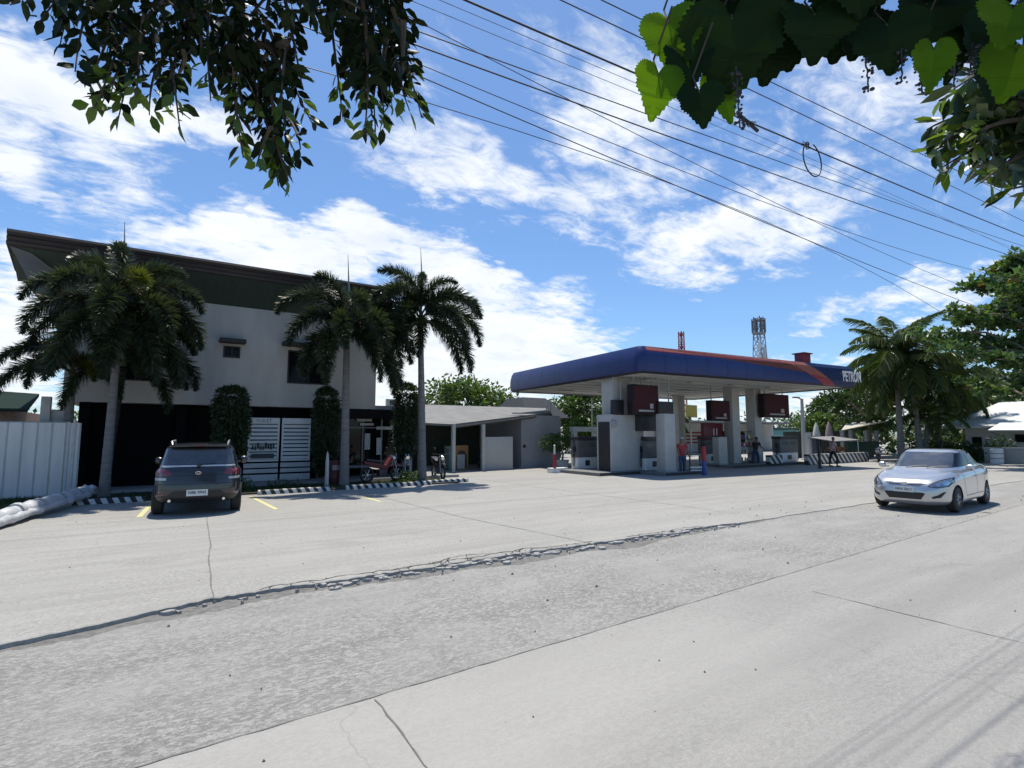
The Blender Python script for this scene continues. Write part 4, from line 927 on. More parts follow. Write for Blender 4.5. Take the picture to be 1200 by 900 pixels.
# islands
def island(label, u0, u1, v0, v1):
    o = thing('pump_island', label, 'island', ((u0 + u1) / 2, (v0 + v1) / 2, 0), 0, 'raised pump islands')
    MB().box((0, 0, .07), (u1 - u0, v1 - v0, .15)).build('plinth', mat('island_concrete', (.17, .17, .165), .85, var=.2), o, bevel=.03)
    MB().box((0, -(v1 - v0) / 2 - .012, .075), (u1 - u0 - .1, .02, .10)).build('edge_strip', mat('edge_strip_black', (.03, .03, .03), .6), o)
    return o
island('pump island at the left end of the canopy, carrying the white booth', 15.7, 18.9, 17.3, 20.2)
island('front pump island nearest the road, under the dark red sign', 18.15, 20.9, 15.8, 17.25)
island('far pump island under the right half of the canopy', 25.4, 32.6, 17.5, 19.6)
def slab(x0, y0, x1, y1, v, depth, z0=None):
    a = PV(x0, y1, v); c = PV(x1, y0, v); return MB().box2((a.x, v, a.z if z0 is None else z0), (c.x, v + depth, c.z))
# booth with the first column
column((17.78, 18.35), .95, .95, 2.7)
a = PV(717, 550, 17.65); c = PV(754, 487, 17.65)
BT = thing('service_booth', 'white boxy booth with a black door under the left end of the canopy', 'booth', ((a.x + c.x) / 2, 18.13, .145))
wv_, dp = c.x - a.x, .95
MB().box((0, 0, 1.28), (wv_, dp, 2.56)).build('wall', COLM, BT, bevel=.02)
MB().box((-wv_ / 2 - .012, -.02, 1.12), (.03, .74, 2.2)).build('door', BLACK, BT)
MB().box((.12, -dp / 2 - .004, 1.55), (.30, .012, .62)).build('hatch', mat('hatch_grey', (.40, .40, .38), .6), BT)
MB().lathe([(0, -.08), (.15, -.06), (.18, 0), (.15, .06), (0, .08)], c=(-wv_ / 2 + .10, -dp / 2 - .10, 2.15), n=16, axis='Y').build('round_lamp', GREY, BT)
MB().box((wv_ / 2 + .006, -.1, 1.2), (.016, .3, 1.9)).build('side_panel', GREY, BT)
def hung_box(label, x0, y0, x1, y1, v, depth, m, marks=True, cat='sign', name='hanging_sign', group='dark sign boxes under the canopy'):
    a = PV(x0, y1, v); c = PV(x1, y0, v)
    o = thing(name, label, cat, ((a.x + c.x) / 2, v + depth / 2, a.z), 0, group); w, h = c.x - a.x, c.z - a.z
    MB().box((0, 0, h / 2), (w, depth, h)).build('box', m, o, bevel=.015)
    if marks:
        MB().box((0, -depth / 2 - .004, h * .52), (w * .88, .010, h * .84)).build('panel', DKRED, o)
        MB().box((.02, -depth / 2 - .012, h * .14), (w * .6, .008, h * .06)).build('caption_bar', mat('caption_pale', (.38, .36, .34), .5), o)
        MB().box((w * .22, -depth / 2 - .013, h * .30), (w * .13, .008, h * .16)).build('emblem', mat('caption_pale', (.38, .36, .34), .5), o)
    for sx_ in (-w * .35, w * .35): MB().tube([(sx_, 0, h - .02), (sx_, 0, 4.47 - a.z)], .03, n=6).build('hanger', GREY, o)
    return o
SBOX = mat('sign_box_dark', (.020, .013, .016), .5, var=.2, spec=.2)
hung_box('dark red sign box hanging beside the booth column, the largest of the three', 742, 452, 771, 486, 17.0, .35, SBOX)
hung_box('dark red sign box hanging left of the third column', 834, 470, 855, 493, 18.4, .35, SBOX)
hung_box('dark red sign box hanging right of the fourth column, above the far pump', 896, 463, 924, 489, 17.9, .35, SBOX)
hung_box('small black speaker box fixed high beside the booth column', 719, 469, 731, 486, 17.62, .2, BLACK, False, 'speaker', 'speaker_box', 'black boxes under the canopy')
hung_box('black box hanging above the front white pylon', 772, 471, 789, 485, 16.9, .3, BLACK, False, 'box', 'black_box', 'black boxes under the canopy')
hung_box('wide black box hanging above the front pump', 752, 487, 780, 505, 17.25, .4, mat('box_charcoal', (.03, .03, .032), .5), False, 'box', 'black_box', 'black boxes under the canopy')
# free-standing white pylons
def pylon(label, x0, x1, ytop, v, depth, z0=.145):
    a = PV(x0, 540, v); c = PV(x1, ytop, v); o = thing('white_pylon', label, 'pylon', ((a.x + c.x) / 2, v + depth / 2, z0), 0, 'white pylons on the pump islands')
    MB().box((0, 0, (c.z - z0) / 2), (c.x - a.x, depth, c.z - z0)).build('shaft', COLM, o, bevel=.02)
    MB().box((0, 0, .04), (c.x - a.x + .08, depth + .08, .08)).build('foot', GREY, o); return o
pylon('tall white pylon at the front pump island, right of the front pump', 780, 791, 485, 16.1, .5)
pylon('short white pylon left of the third column on the far island', 843, 852, 512, 18.3, .4)
column((G(864, 543, .15).x, 18.85), .62, .62); column((G(890, 542, .15).x, 18.7), .62, .62)
column((29.8, 24.6), .6, .6, 0.0)
# pumps
PGREY = mat('pump_grey', (.12, .12, .125), .45, var=.15); PDARK = mat('pump_dark', (.03, .03, .034), .4)
def pump(label, x0, x1, ybase, z0=.145, v=None):
    v = v or G((x0 + x1) / 2, ybase, z0).y; a = PV(x0, ybase, v); c = PV(x1, ybase, v); w = c.x - a.x; d = .5
    o = thing('fuel_pump', label, 'fuel pump', ((a.x + c.x) / 2, v + d / 2, z0), 0, 'fuel pumps under the canopy')
    MB().box((0, 0, .27), (w * .96, d, .54)).build('base_cabinet', WHITE, o, bevel=.012)
    MB().box((0, 0, .96), (w, d + .02, .82)).build('upper_cabinet', PGREY, o, bevel=.02)
    MB().box((0, -.02, 1.46), (w * 1.02, d + .1, .17)).build('head', PDARK, o, bevel=.02)
    for s_ in (-1, 1): MB().box((s_ * w * .24, -d / 2 - .014, 1.14), (w * .36, .012, .2)).build('display', mat('pump_display', (.10, .12, .11), .2), o)
    MB().box((0, -d / 2 - .006, .27), (w * .22, .012, .26)).build('emblem', PDARK, o)
    for s_ in (-1, 1):
        MB().box((s_ * (w / 2 + .05), -.05, .95), (.09, .16, .28)).build('nozzle', BLACK, o, bevel=.02)
        x = s_ * (w / 2 + .07); MB().tube([(x, -.08, .86), (x + s_ * .10, -.12, .5), (x + s_ * .12, -.14, .22), (x + s_ * .08, -.16, .12), (x + s_ * .02, -.14, .3), (x - s_ * .02, -.05, .9), (x - s_ * .03, 0, 1.38)], .022, n=6).build('hose', BLACK, o)
    return o
pump('grey fuel pump with a white base left of the booth, beside the potted bush', 677, 700, 549)
pump('dark fuel pump on the front island between the booth and the tall pylon', 756, 778, 550.5)
pump('fuel pump partly hidden behind the short pylon on the far island', 827, 844, 543)
pump('dark fuel pump with a white base at the right end of the far island', 915, 936, 541)
# oil display rack, framed mesh
def rack(label, x0, x1, ytop, v):
    a = PV(x0, 540, v); c = PV(x1, ytop, v); w = c.x - a.x; h = c.z - .145; o = thing('oil_rack', label, 'rack', ((a.x + c.x) / 2, v + .25, .145))
    for sx_ in (-1, 1):
        for sy_ in (-.22, .22): MB().box((sx_ * w / 2, sy_, h / 2), (.05, .05, h)).build('upright', BLACK, o)
    for k in range(5): MB().box((0, 0, .1 + k * (h - .15) / 4), (w, .44, .03)).build('shelf', DARKM, o)
    rj = random.Random(8)
    for k in range(4):
        x = -w / 2 + .12
        while x < w / 2 - .1:
            hh = rj.uniform(.17, .27); mb = MB().lathe([(.05, 0), (.055, .01), (.055, hh * .7), (.02, hh * .85), (.02, hh)], c=(x, rj.uniform(-.1, .05), .118 + k * (h - .15) / 4), n=8)
            mb.build('bottle', rj.choice([RED, BLUE, WHITE, mat('bottle_yellow', (.5, .38, .05), .4), GREY]), o); x += rj.uniform(.13, .22)
    return o
rack('black display rack of oil bottles between the third and fourth columns', 868, 884, 505, 18.6)
pb = hung_box('dark red price board with white digits behind the short pylon', 825, 496, 847, 516, 19.4, .2, mat('price_board', (.16, .02, .03), .4), False, 'sign', 'price_board', None)
for c_ in list(pb.children):
    if c_.name.startswith('hanger'): bpy.data.objects.remove(c_)
w_ = PV(847, 500, 19.4).x - PV(825, 500, 19.4).x
MB().box((0, 0, -.6), (.14, .12, 1.3)).build('stand', GREY, pb)
text('lettering', '11', .55, WHITE, pb, (.15, -.108, .45), (R(90), 0, 0), .004, .01)
# red bollard
p = G(650, 554); rbol = thing('red_bollard', 'red bollard with a white cap and base at the left end of the canopy', 'bollard', (p.x, p.y, 0))
MB().lathe([(.08, .12), (.08, .82), (.06, .86), (0, .86)], n=14).build('post', RED, rbol)
MB().lathe([(.045, .86), (.045, 1.28), (.0, 1.32)], n=10).build('cap', mat('cap_white', (.6, .6, .58), .5), rbol)
MB().box((.25, .1, .11), (.95, .4, .22)).build('base', WHITE, rbol, bevel=.02)
# white frame structure behind the first pump
o = thing('white_portal', 'white goalpost-shaped frame standing behind the first fuel pump', 'frame', (19.2, 24.5, 0))
for x0, x1 in ((671, 675), (697, 702)):
    a = PV(x0, 545, 24.5); c = PV(x1, 505, 24.5); MB().box(((a.x + c.x) / 2 - 19.2, 0, c.z / 2), (c.x - a.x, .25, c.z)).build('post', WHITE, o, bevel=.01)
a = PV(671, 510, 24.5); c = PV(702, 505, 24.5); MB().box(((a.x + c.x) / 2 - 19.2, 0, c.z + .1), (c.x - a.x + .2, .3, .28)).build('beam', WHITE, o, bevel=.01)
p = PV(694, 505, 26); o = thing('antenna_pole', 'thin white pole with short cross arms against the tree under the canopy', 'pole', (p.x, 26, 0))
MB().tube([(0, 0, 0), (0, 0, 4.15)], .04, n=8).build('mast', WHITE, o)
for k in range(3): MB().box((0, 0, 3.4 + k * .3), (.5 - k * .1, .03, .03)).build('cross_arm', WHITE, o)
# red and blue guard rail in front of the far lane
def rail_post(label, x, ytop, ybase, m1, m2):
    p = G(x, ybase); top = PV(x, ytop, p.y).z; o = thing('guard_post', label, 'bollard', (p.x, p.y, 0), 0, 'red and blue guard posts')
    MB().lathe([(.10, 0), (.10, top * .5)], n=12).build('lower_sleeve', m2, o); MB().lathe([(.105, top * .5), (.105, top * .92), (.07, top), (0, top)], n=12).build('upper_sleeve', m1, o); return o
rail_post('red and blue guard post standing on the apron right of the tall pylon', 825.5, 523, 557, RED, BLUE)
tr_ = thing('low_trolley', 'low grey trolley with white rails between the guard post and the attendant', 'trolley', (G(815, 555).x, G(815, 555).y, 0), R(-10))
MB().box((0, 0, .86), (1.0, .45, .05)).build('top_shelf', mat('trolley_green', (.12, .16, .13), .6), tr_)
for sx_ in (-.46, .46):
    for sy_ in (-.18, .18): MB().box((sx_, sy_, .43), (.05, .05, .86)).build('leg', DARKM, tr_)
MB().box((0, -.2, .30), (.95, .05, .07)).box((0, -.2, .16), (.95, .05, .05)).build('rail', WHITE, tr_)
# hazard block by the far pump
HAZ = stripes('hazard_stripes', (.60, .59, .55), (.03, .03, .03), .5, 'X', 1.0)
a = PV(903, 541, 17.3); c = PV(917, 532, 17.3); tag(MB().box((0, 0, .24), (c.x - a.x, .3, .48)).build('hazard_block', HAZ, None, bevel=.02, loc=((a.x + c.x) / 2, 17.45, 0.147)), 'small black and white striped block left of the right-hand pump', 'barrier')
a = PV(945, 543, 17.0); c = PV(1016, 540, 17.0)
hb = MB(); hb.box((0, 0, .31), (c.x - a.x, .28, .62)); tag(hb.build('hazard_barrier', HAZ, None, bevel=.03, loc=((a.x + c.x) / 2, 17.0, 0)), 'long low barrier with slanted black and white stripes right of the pumps', 'barrier')
# clutter of the yard behind the station
yd = thing('roadside_shop', 'white shop with red stripes seen between the station columns', 'shop', (PV(830, 520, 36).x, 36, 0))
MB().box((2, 3, 1.5), (22, 5, 3.0)).build('wall', WALLW, yd)
for k in range(4): MB().box((-2.2, .46, .95 + k * .34), (3.4, .06, .16)).build('red_stripe', RED, yd)
for k in range(6): MB().box((1.6 + k * 1.7, .47, 1.5), (1.0, .06, 1.3)).build('window', GLASSD, yd)
MB().box((-6.5, .46, 1.3), (2.2, .06, 1.8)).build('shutter', GREY, yd)
MB().box((2, -.2, 3.05), (22.4, 6, .14)).build('roof', mat('shop_roof', (.30, .30, .30), .7), yd)
a = PV(804, 489, 34); c = PV(816, 475, 34); o = thing('yellow_sign', 'yellow sign board on a pole showing under the middle of the canopy', 'sign', ((a.x + c.x) / 2, 34, 0))
MB().box((0, 0, (a.z + c.z) / 2), (c.x - a.x, .15, c.z - a.z)).build('panel', mat('sign_yellow', (.45, .34, .06), .5, var=.2), o); MB().tube([(0, .12, 0), (0, .12, c.z)], .09, n=8).build('pole', STEEL, o)
o = tree('leafy_tree', 'sparse dark tree right behind the tall white pylon', 'tree', (PV(797, 540, 30).x, 30, 0), 2.2, (0, 0, 3.0, .75, .7, 1.9), 22, 60, .26, FOL['dark'], 47, .12)
# roof-top things seen over the canopy
o = thing('red_roof_box', 'small dark red box standing on the canopy roof near its right end', 'box', (PV(941, 430, 15.3).x, 15.3, 5.61))
MB().box((0, 0, .26), (.72, .5, .52)).build('body', DKRED if False else mat('roof_box_red', (.20, .02, .03), .5), o, bevel=.03); MB().box((0, 0, .54), (.86, .68, .05)).build('lid', mat('roof_box_lid', (.14, .02, .025), .5), o)
def lattice(name, label, base, h, w0, w1, n, m, r):
    o = thing(name, label, 'tower', base); leg = []
    for sx_, sy_ in ((-1, -1), (1, -1), (1, 1), (-1, 1)):
        MB().tube([(sx_ * w0 / 2, sy_ * w0 / 2, 0), (sx_ * w1 / 2, sy_ * w1 / 2, h)], r, n=6).build('leg', m, o)
    br = MB()
    for k in range(n):
        z0, z1 = h * k / n, h * (k + 1) / n; a = w0 + (w1 - w0) * k / n; c = w0 + (w1 - w0) * (k + 1) / n
        cor = [(-1, -1), (1, -1), (1, 1), (-1, 1)]
        for q in range(4):
            p, s_ = cor[q], cor[(q + 1) % 4]
            br.tube([(p[0] * a / 2, p[1] * a / 2, z0), (s_[0] * c / 2, s_[1] * c / 2, z1)], r * .6, n=4); br.tube([(p[0] * a / 2, p[1] * a / 2, z0), (s_[0] * a / 2, s_[1] * a / 2, z0)], r * .6, n=4)
            br.tube([(s_[0] * a / 2, s_[1] * a / 2, z0), (p[0] * c / 2, p[1] * c / 2, z1)], r * .6, n=4)
    br.build('bracing', m, o); return o
TW = mat('tower_steel', (.30, .31, .33), .5, metal=.3)
t_ = lattice('telecom_tower', 'tall grey lattice mast with antennas rising behind the canopy', (90, 55.6, 0), 23.3, 2.7, 1.15, 12, TW, .085)
for a in range(6):
    x, y = 1.0 * math.cos(a * 1.047), 1.0 * math.sin(a * 1.047); MB().box((x, y, 21.6), (.4, .25, 2.6), rz=a * 1.047).build('antenna', mat('antenna_grey', (.16, .17, .19), .5), t_)
MB().lathe([(.8, 20.1), (1.15, 20.1), (1.15, 20.3), (.8, 20.3)], n=16).lathe([(.8, 22.5), (1.1, 22.5), (1.1, 22.7), (.8, 22.7)], n=16).build('platform', TW, t_)
for (z, x) in ((17.6, -1.0), (15.8, -1.1)): MB().lathe([(0, -.1), (.8, .15), (.85, .25), (0, .2)], c=(x, -.9, z), n=16, axis='Y').build('dish', WHITE, t_)
MB().box((-.5, -1.2, 15.2), (.9, .2, 4.5)).build('cable_ladder', mat('ladder_pale', (.5, .5, .5), .6), t_)
rt = lattice('red_mast', 'short red and white lattice mast rising behind the middle of the canopy', (60, 48.7, 0), 16.2, .8, .5, 18, RED, .075)
for z in (15.0, 12.9): MB().box((0, 0, z), (.58, .58, .7)).build('white_band', WHITE, rt)
# ------------------------------------------------------------------ right-hand background
def coconut(base, top, label, seed, n, L=3.8, r=.16):
    rj = random.Random(seed); o = thing('coconut_palm', label, 'palm tree', base, 0, 'coconut palms beyond the station')
    tv = Vector(top) - Vector(base); path = []; rad = []
    for i in range(41):
        t = i / 40; path.append(Vector((tv.x * t ** 1.6, tv.y * t ** 1.6, tv.z * t - .1))); rad.append(r * (1.3 - .55 * t) * (1 + .35 * math.exp(-t * 15)) * (1.03 if i % 2 else 1))
    MB().tube(path, rad, n=10).build('trunk', PALMBARK, o)
    nuts = MB()
    for k in range(7):
        a = rj.uniform(0, 6.28); nuts.lathe([(0, -.13), (.10, -.05), (.11, .03), (0, .13)], c=(tv.x + .28 * math.cos(a), tv.y + .28 * math.sin(a), tv.z - rj.uniform(.05, .3)), n=8)
    nuts.build('coconuts', mat('coconut_green', (.13, .15, .05), .5), o)
    for k in range(n):
        kind = min(3, int(4 * (k + rj.uniform(0, .6)) / n)); f = link('frond', coc[kind], o); f.location = tv; f.rotation_euler = (rj.uniform(-.3, .3), 0, R(137.5 * k + rj.uniform(-15, 15))); s_ = L / 3.8 * rj.uniform(.88, 1.1); f.scale = (s_,) * 3
    return o
coc = [strip_obj(frond_mesh(3.6, R(78), R(5), 11, False, 200, .95, .065, COCO)), strip_obj(frond_mesh(3.9, R(55), R(-35), 12, False, 210, 1.0, .065, COCO)), strip_obj(frond_mesh(3.9, R(25), R(-70), 13, False, 210, 1.0, .065, COCO)), strip_obj(frond_mesh(3.5, R(-5), R(-88), 14, False, 200, .95, .065, COCO))]
def ctop(x, y, u, bx, label, seed, n=17, L=3.8):
    t = PU(x, y, u); b_ = PU(bx, 525, u); coconut((u, b_.y, -.1), tuple(t), label, seed, n, L)
ctop(1050, 418, 42, 1056, 'tallest coconut palm, at the left of the clump beside the canopy end', 61, 26, 4.3)
ctop(1068, 440, 43, 1078, 'coconut palm in the middle of the clump, trunk curving left', 62, 28, 4.4)
ctop(1105, 452, 47, 1098, 'coconut palm at the right of the clump, before the white roofed house', 63, 24, 3.7)
ctop(1134, 462, 52, 1140, 'shorter coconut palm under the big broad-leaved tree', 64, 20, 3.3)
ctop(1088, 487, 44, 1084, 'young low coconut palm between the taller trunks', 65, 16, 2.4)
# big tree at the right edge, tiered limbs with clusters of broad leaves
def tiered_tree():
    rs = np.random.default_rng(70); rj = random.Random(70)
    base = PU(1235, 520, 40); o = thing('broad_leaved_tree', 'big broad-leaved tree with tiered limbs at the right edge of the photo', 'tree', (40, base.y, -.1))
    tk = MB(); H_ = 11.5; tk.tube([(0, 0, 0), (.1, .05, 4), (0, 0, 8), (.1, 0, H_)], [.38, .28, .2, .06], n=12); PP = []; NN = []; P2 = []; N2 = []
    tiers = [(3.6, 3.6), (5.0, 4.6), (6.3, 5.2), (7.5, 4.8), (8.7, 3.9), (9.9, 2.7), (11.0, 1.4)]
    for (z, rr_) in tiers:
        for k in range(9):
            a = rj.uniform(0, 6.283); L = rr_ * rj.uniform(.75, 1.1); up_ = rj.uniform(.1, .35) * L
            if -0.8 < math.sin(a) and z < 5.5 and rj.random() < .55 and math.sin(a) > 0.3: continue
            e = Vector((math.cos(a) * L, math.sin(a) * L, z + up_)); m_ = Vector((math.cos(a + .2) * L * .5, math.sin(a + .2) * L * .5, z + up_ * .8))
            tk.tube([(0, 0, z - .2), m_, e], [.10, .06, .02], n=6)
            for q in range(44):
                t = rj.uniform(.3, 1.05); c = (Vector((0, 0, z)).lerp(e, t)) + Vector((rj.gauss(0, .42), rj.gauss(0, .42), rj.gauss(.1, .16)))
                kk = rj.randint(9, 14); d = rs.normal(0, 1, (kk, 3)); d[:, 2] = np.abs(d[:, 2]) * .6; d /= np.linalg.norm(d, axis=1)[:, None]
                rd_ = rj.random() < .03; (P2 if rd_ else PP).append(np.array(c) + d * .05); (N2 if rd_ else NN).append(d)
    V, F = leaf_cloud(np.concatenate(PP), np.concatenate(NN), .34, .19, rs, .1, .0); raw('crown', V, F, FOL['broad'], o)
    V, F = leaf_cloud(np.concatenate(P2), np.concatenate(N2), .32, .18, rs, .1, .0); raw('reddish_leaves', V, F, FOL['rust'], o)
    tk.build('trunk', BARK, o)
tiered_tree()
# white-roofed house
hp = PU(1180, 540, 47); HS = thing('white_roof_house', 'pale house with a wide white sheet roof at the right edge', 'house', (50, 11.0, 0))
HO = Vector((50, 11.0, 0))
def hh_(mb, name, m, bevel=0): o = mb.build(name, m, HS, bevel=bevel); o.location = -HO; return o
a = PU(1108, 502, 46); b2 = PU(1230, 500, 46)
hh_(MB().add([(45.6, a.y, a.z), (45.6, b2.y - 2, a.z), (51, b2.y - 2, 4.0), (51, PU(1172, 478, 51).y, 4.0), (45.6, a.y, a.z + .14), (45.6, b2.y - 2, a.z + .14), (51, b2.y - 2, 4.14), (51, PU(1172, 478, 51).y, 4.14), (57, a.y + 1, a.z)], [(3, 2, 1, 0), (4, 5, 6, 7), (0, 1, 5, 4), (1, 2, 6, 5), (2, 3, 7, 6), (3, 0, 4, 7), (7, 4, 8), (0, 3, 8)]), 'roof', mat('white_roof_sheet', (.62, .63, .61), .5, var=.12, scale=1.2))
hh_(MB().box2((46.6, 4, 0), (56, a.y - .9, a.z + .02)), 'wall', mat('pale_house_wall', (.50, .50, .48), .8, var=.1, scale=1))
aw0 = PU(1161, 506, 45.3); aw1 = PU(1215, 500, 45.3)
hh_(MB().prism([(44.8, aw0.y, 2.02), (44.8, aw1.y, 2.02), (45.7, aw1.y, 2.5), (45.7, aw0.y - .4, 2.5)], (0, 0, .06)), 'awning', WHITE)
for x0, x1, y0, y1 in ((1190, 1206, 509, 518), (1140, 1150, 512, 522)):
    q0 = PU(x0, y1, 46.5); q1 = PU(x1, y0, 46.5); hh_(MB().box2((46.48, q0.y, q0.z), (46.58, q1.y, q1.z)), 'window', GLASSD)
o = thing('low_wall', 'low grey roadside wall in front of the white roofed house', 'wall', (43.5, 9.5, 0))
MB().box((0, -2.2, .45), (.2, 9.5, .9)).build('wall', GREY, o); MB().box((0, -2.2, .95), (.3, 9.6, .08)).build('coping', mat('coping', (.38, .38, .36), .8), o)
q = PU(1168, 532, 43); o = thing('white_drum', 'pale tilted plastic drum standing by the low wall', 'drum', (43, q.y, 0))
MB().lathe([(.3, 0), (.33, .1), (.33, .85), (.27, .92), (0, .92)], n=16).build('barrel', WHITE, o); MB().lathe([(.345, .3), (.345, .36)], n=16).lathe([(.345, .6), (.345, .66)], n=16).build('hoop', GREY, o)
q = PU(1171, 528, 44.5); bush(44.5, q.y, 1.6, 1.0, 'dark rounded bush against the pale house wall', FOL['dark'], 81, .2, 900)
for k, (x, u, h, r) in enumerate(((1098, 44.5, 1.3, 1.2), (1118, 45, 1.25, 1.1), (1078, 45, 1.7, 1.4), (1139, 45.2, 1.2, .9))):
    q = PU(x, 530, u); bush(u, q.y, h, r, ['dark low bush behind the silver car roof, second from the left', 'dark low bush behind the silver car roof, third from the left', 'dark bush beneath the coconut palms, leftmost of the row', 'dark low bush at the corner of the pale house'][k], FOL['dark'], 82 + k, .2, 900, group='dark bushes beneath the palms')
# stalls and parasols right of the pumps
STX = thing('lean_to_stall', 'open stall with a cream sloping roof right of the station', 'stall', (44, 19.0, 0))
SX = Vector((44, 19.0, 0))
def st_(mb, name, m): o = mb.build(name, m, STX); o.location = -SX; return o
a = PV(986, 505.5, 19); b2 = PV(1041, 494, 18.4); c2 = PV(1041, 493, 21.5); d2 = PV(992, 497, 21.5)
st_(MB().prism([tuple(a), tuple(b2), tuple(c2), tuple(d2)], (0, 0, .08)), 'roof', mat('cream_roof', (.48, .45, .36), .6, var=.15, scale=1.5))
for x in (990, 1000, 1018, 1030): p = PV(x, 530, 19.2); st_(MB().box((p.x, 19.3, 1.05), (.22, .22, 2.1)), 'post', GREY)
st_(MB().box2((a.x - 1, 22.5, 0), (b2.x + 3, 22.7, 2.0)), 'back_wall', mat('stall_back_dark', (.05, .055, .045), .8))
a = PV(996, 533, 18.4); c = PV(1030, 517, 18.4); st_(MB().box2((a.x, 18.4, .3), (c.x, 18.5, c.z)), 'green_tarp', mat('green_tarp', (.012, .05, .035), .6, var=.2))
o = thing('white_canopy_tent', 'flat white canopy over a fruit table right of the pumps', 'tent', (PV(979, 530, 18.2).x, 18.2, 0))
a = PV(962, 519, 17.6); c = PV(997, 513, 18.8); w_ = (PV(994, 517, 18.2).x - PV(963, 517, 18.2).x)
zt = PV(979, 516, 18.2).z
MB().prism([(-w_ / 2, -.8, zt - .08), (w_ / 2, -.8, zt - .02), (w_ / 2, .9, zt + .22), (-w_ / 2, .9, zt + .18)], (0, 0, .05)).build('cover', mat('tent_cover', (.20, .19, .19), .7), o)
for sx_ in (-.46, .46):
    for y in (-.7, .8): MB().tube([(sx_ * w_, y, 0), (sx_ * w_, y, zt + (.0 if y < 0 else .18))], .03, n=6).build('leg', STEEL, o)
ft = thing('fruit_table', 'table piled with orange fruit beneath the white canopy', 'table', (PV(980, 530, 18.4).x, 18.4, 0))
MB().box((0, 0, .72), (1.7, .8, .05)).build('top', mat('table_brown', (.14, .07, .04), .7), ft)
for sx_ in (-.75, .75):
    for y in (-.33, .33): MB().box((sx_, y, .345), (.06, .06, .69)).build('leg', mat('table_brown', (.14, .07, .04)), ft)
fr = MB(); rj = random.Random(6)
for k in range(60):
    x, y = rj.uniform(-.75, .75), rj.uniform(-.33, .33); z = .80 + .16 * max(0, 1 - (x / .8) ** 2) * rj.random(); fr.lathe([(0, -.06), (.05, -.03), (.055, .02), (0, .06)], c=(x, y, z), n=6)
tag(fr.build('fruit_pile', mat('orange_fruit', (.42, .17, .03), .5, var=.3), None, loc=(PV(980, 530, 18.4).x, 18.4, 0)), 'heap of orange fruit on the table under the white canopy', 'fruit', kind='stuff')
for x, top, m, lab in ((958, 495, mat('parasol_cream', (.60, .62, .50), .7), 'closed cream parasol beside the white canopy'), (973, 494, mat('parasol_pink', (.34, .24, .23), .7), 'closed pinkish brown parasol beside the white canopy')):
    p = PV(x, 530, 20.5); zt_ = PV(x, top, 20.5).z; o = thing('closed_parasol', lab, 'parasol', (p.x, 20.5, 0), 0, 'closed parasols by the stall')
    MB().tube([(0, 0, 0), (0, 0, zt_)], .03, n=6).build('pole', STEEL, o); prof_ = [(.28, zt_ - 1.15), (.24, zt_ - .8), (.14, zt_ - .3), (.0, zt_ + .05)]; MB().lathe(prof_, n=10).build('canvas', m, o)
p = PV(959, 520, 24); tree('leafy_tree', 'rounded green treetop behind the grey lamp post right of the pumps', 'tree', (p.x, 24, 0), 1.6, (0, 0, 2.0, 2.1, 1.8, 1.6), 40, 90, .3, FOL['mid'], 91, .12)
p = PV(943, 535, 20.6); o = thing('lamp_post', 'pale grey lamp post behind the right-hand pump', 'street lamp', (p.x, 20.6, 0))
MB().tube([(0, 0, 0), (0, 0, 4.35)], [.17, .10], n=10).build('post', mat('lamp_grey', (.42, .44, .44), .5), o); MB().lathe([(.24, 0), (.24, .05), (.18, .1)], n=10).build('base', GREY, o)
MB().tube([(0, 0, 4.3), (-.5, 0, 4.42)], .05, n=6).box((-.75, 0, 4.42), (.6, .22, .09)).build('lamp_head', GREY, o)
p = PV(948, 533, 19.2); o = thing('white_post', 'stout white post right of the far pump, before the lamp post', 'post', (p.x, 19.2, 0)); MB().box((0, 0, .95), (.3, .3, 1.9)).build('shaft', mat('white_post', (.52, .53, .52), .6), o, bevel=.02); MB().box((0, 0, 1.93), (.36, .36, .06)).build('cap', GREY, o)
p = PV(955, 525, 20); o = thing('dark_kiosk', 'narrow dark kiosk beside the stout white post', 'kiosk', (p.x, 20.0, 0)); MB().box((0, 0, .85), (.75, .6, 1.7)).build('body', mat('kiosk_dark', (.05, .06, .08), .5), o, bevel=.02); MB().box((0, -.31, 1.2), (.5, .02, .5)).build('window', GLASSD, o)
tl = thing('teal_building', 'low teal and white building behind the far pumps', 'building', (PV(910, 520, 40).x, 40, 0))
MB().box((1, 2, 1.2), (9, 4, 2.4)).build('wall', WHITE, tl); MB().box((1, -.02, 2.0), (9.1, .1, .75)).build('teal_band', mat('teal_paint', (.12, .32, .30), .6), tl); MB().box((1, 2, 2.55), (9.4, 4.6, .25)).build('roof', mat('teal_roof_dark', (.03, .08, .07), .6), tl)
for k in range(4): MB().box((-2.3 + k * 1.9, -.01, 1.0), (1.1, .06, 1.0)).build('window', GLASSD, tl)
p = G(961, 549); o = thing('black_bollard', 'slim black post on the apron right of the pumps', 'bollard', (p.x, p.y, 0)); MB().lathe([(.07, 0), (.07, 1.42), (.04, 1.5), (0, 1.5)], n=10).build('post', BLACK, o); MB().lathe([(.14, 0), (.14, .04), (.07, .06)], n=10).build('foot', DARKM, o)
motorcycle('motorcycle parked by the barrier end left of the silver car', (PV(1030, 540, 16.2).x, 16.2, 0), R(20), mat('silver_plastic', (.35, .35, .36), .4))['group'] = 'motorcycles by the stalls'
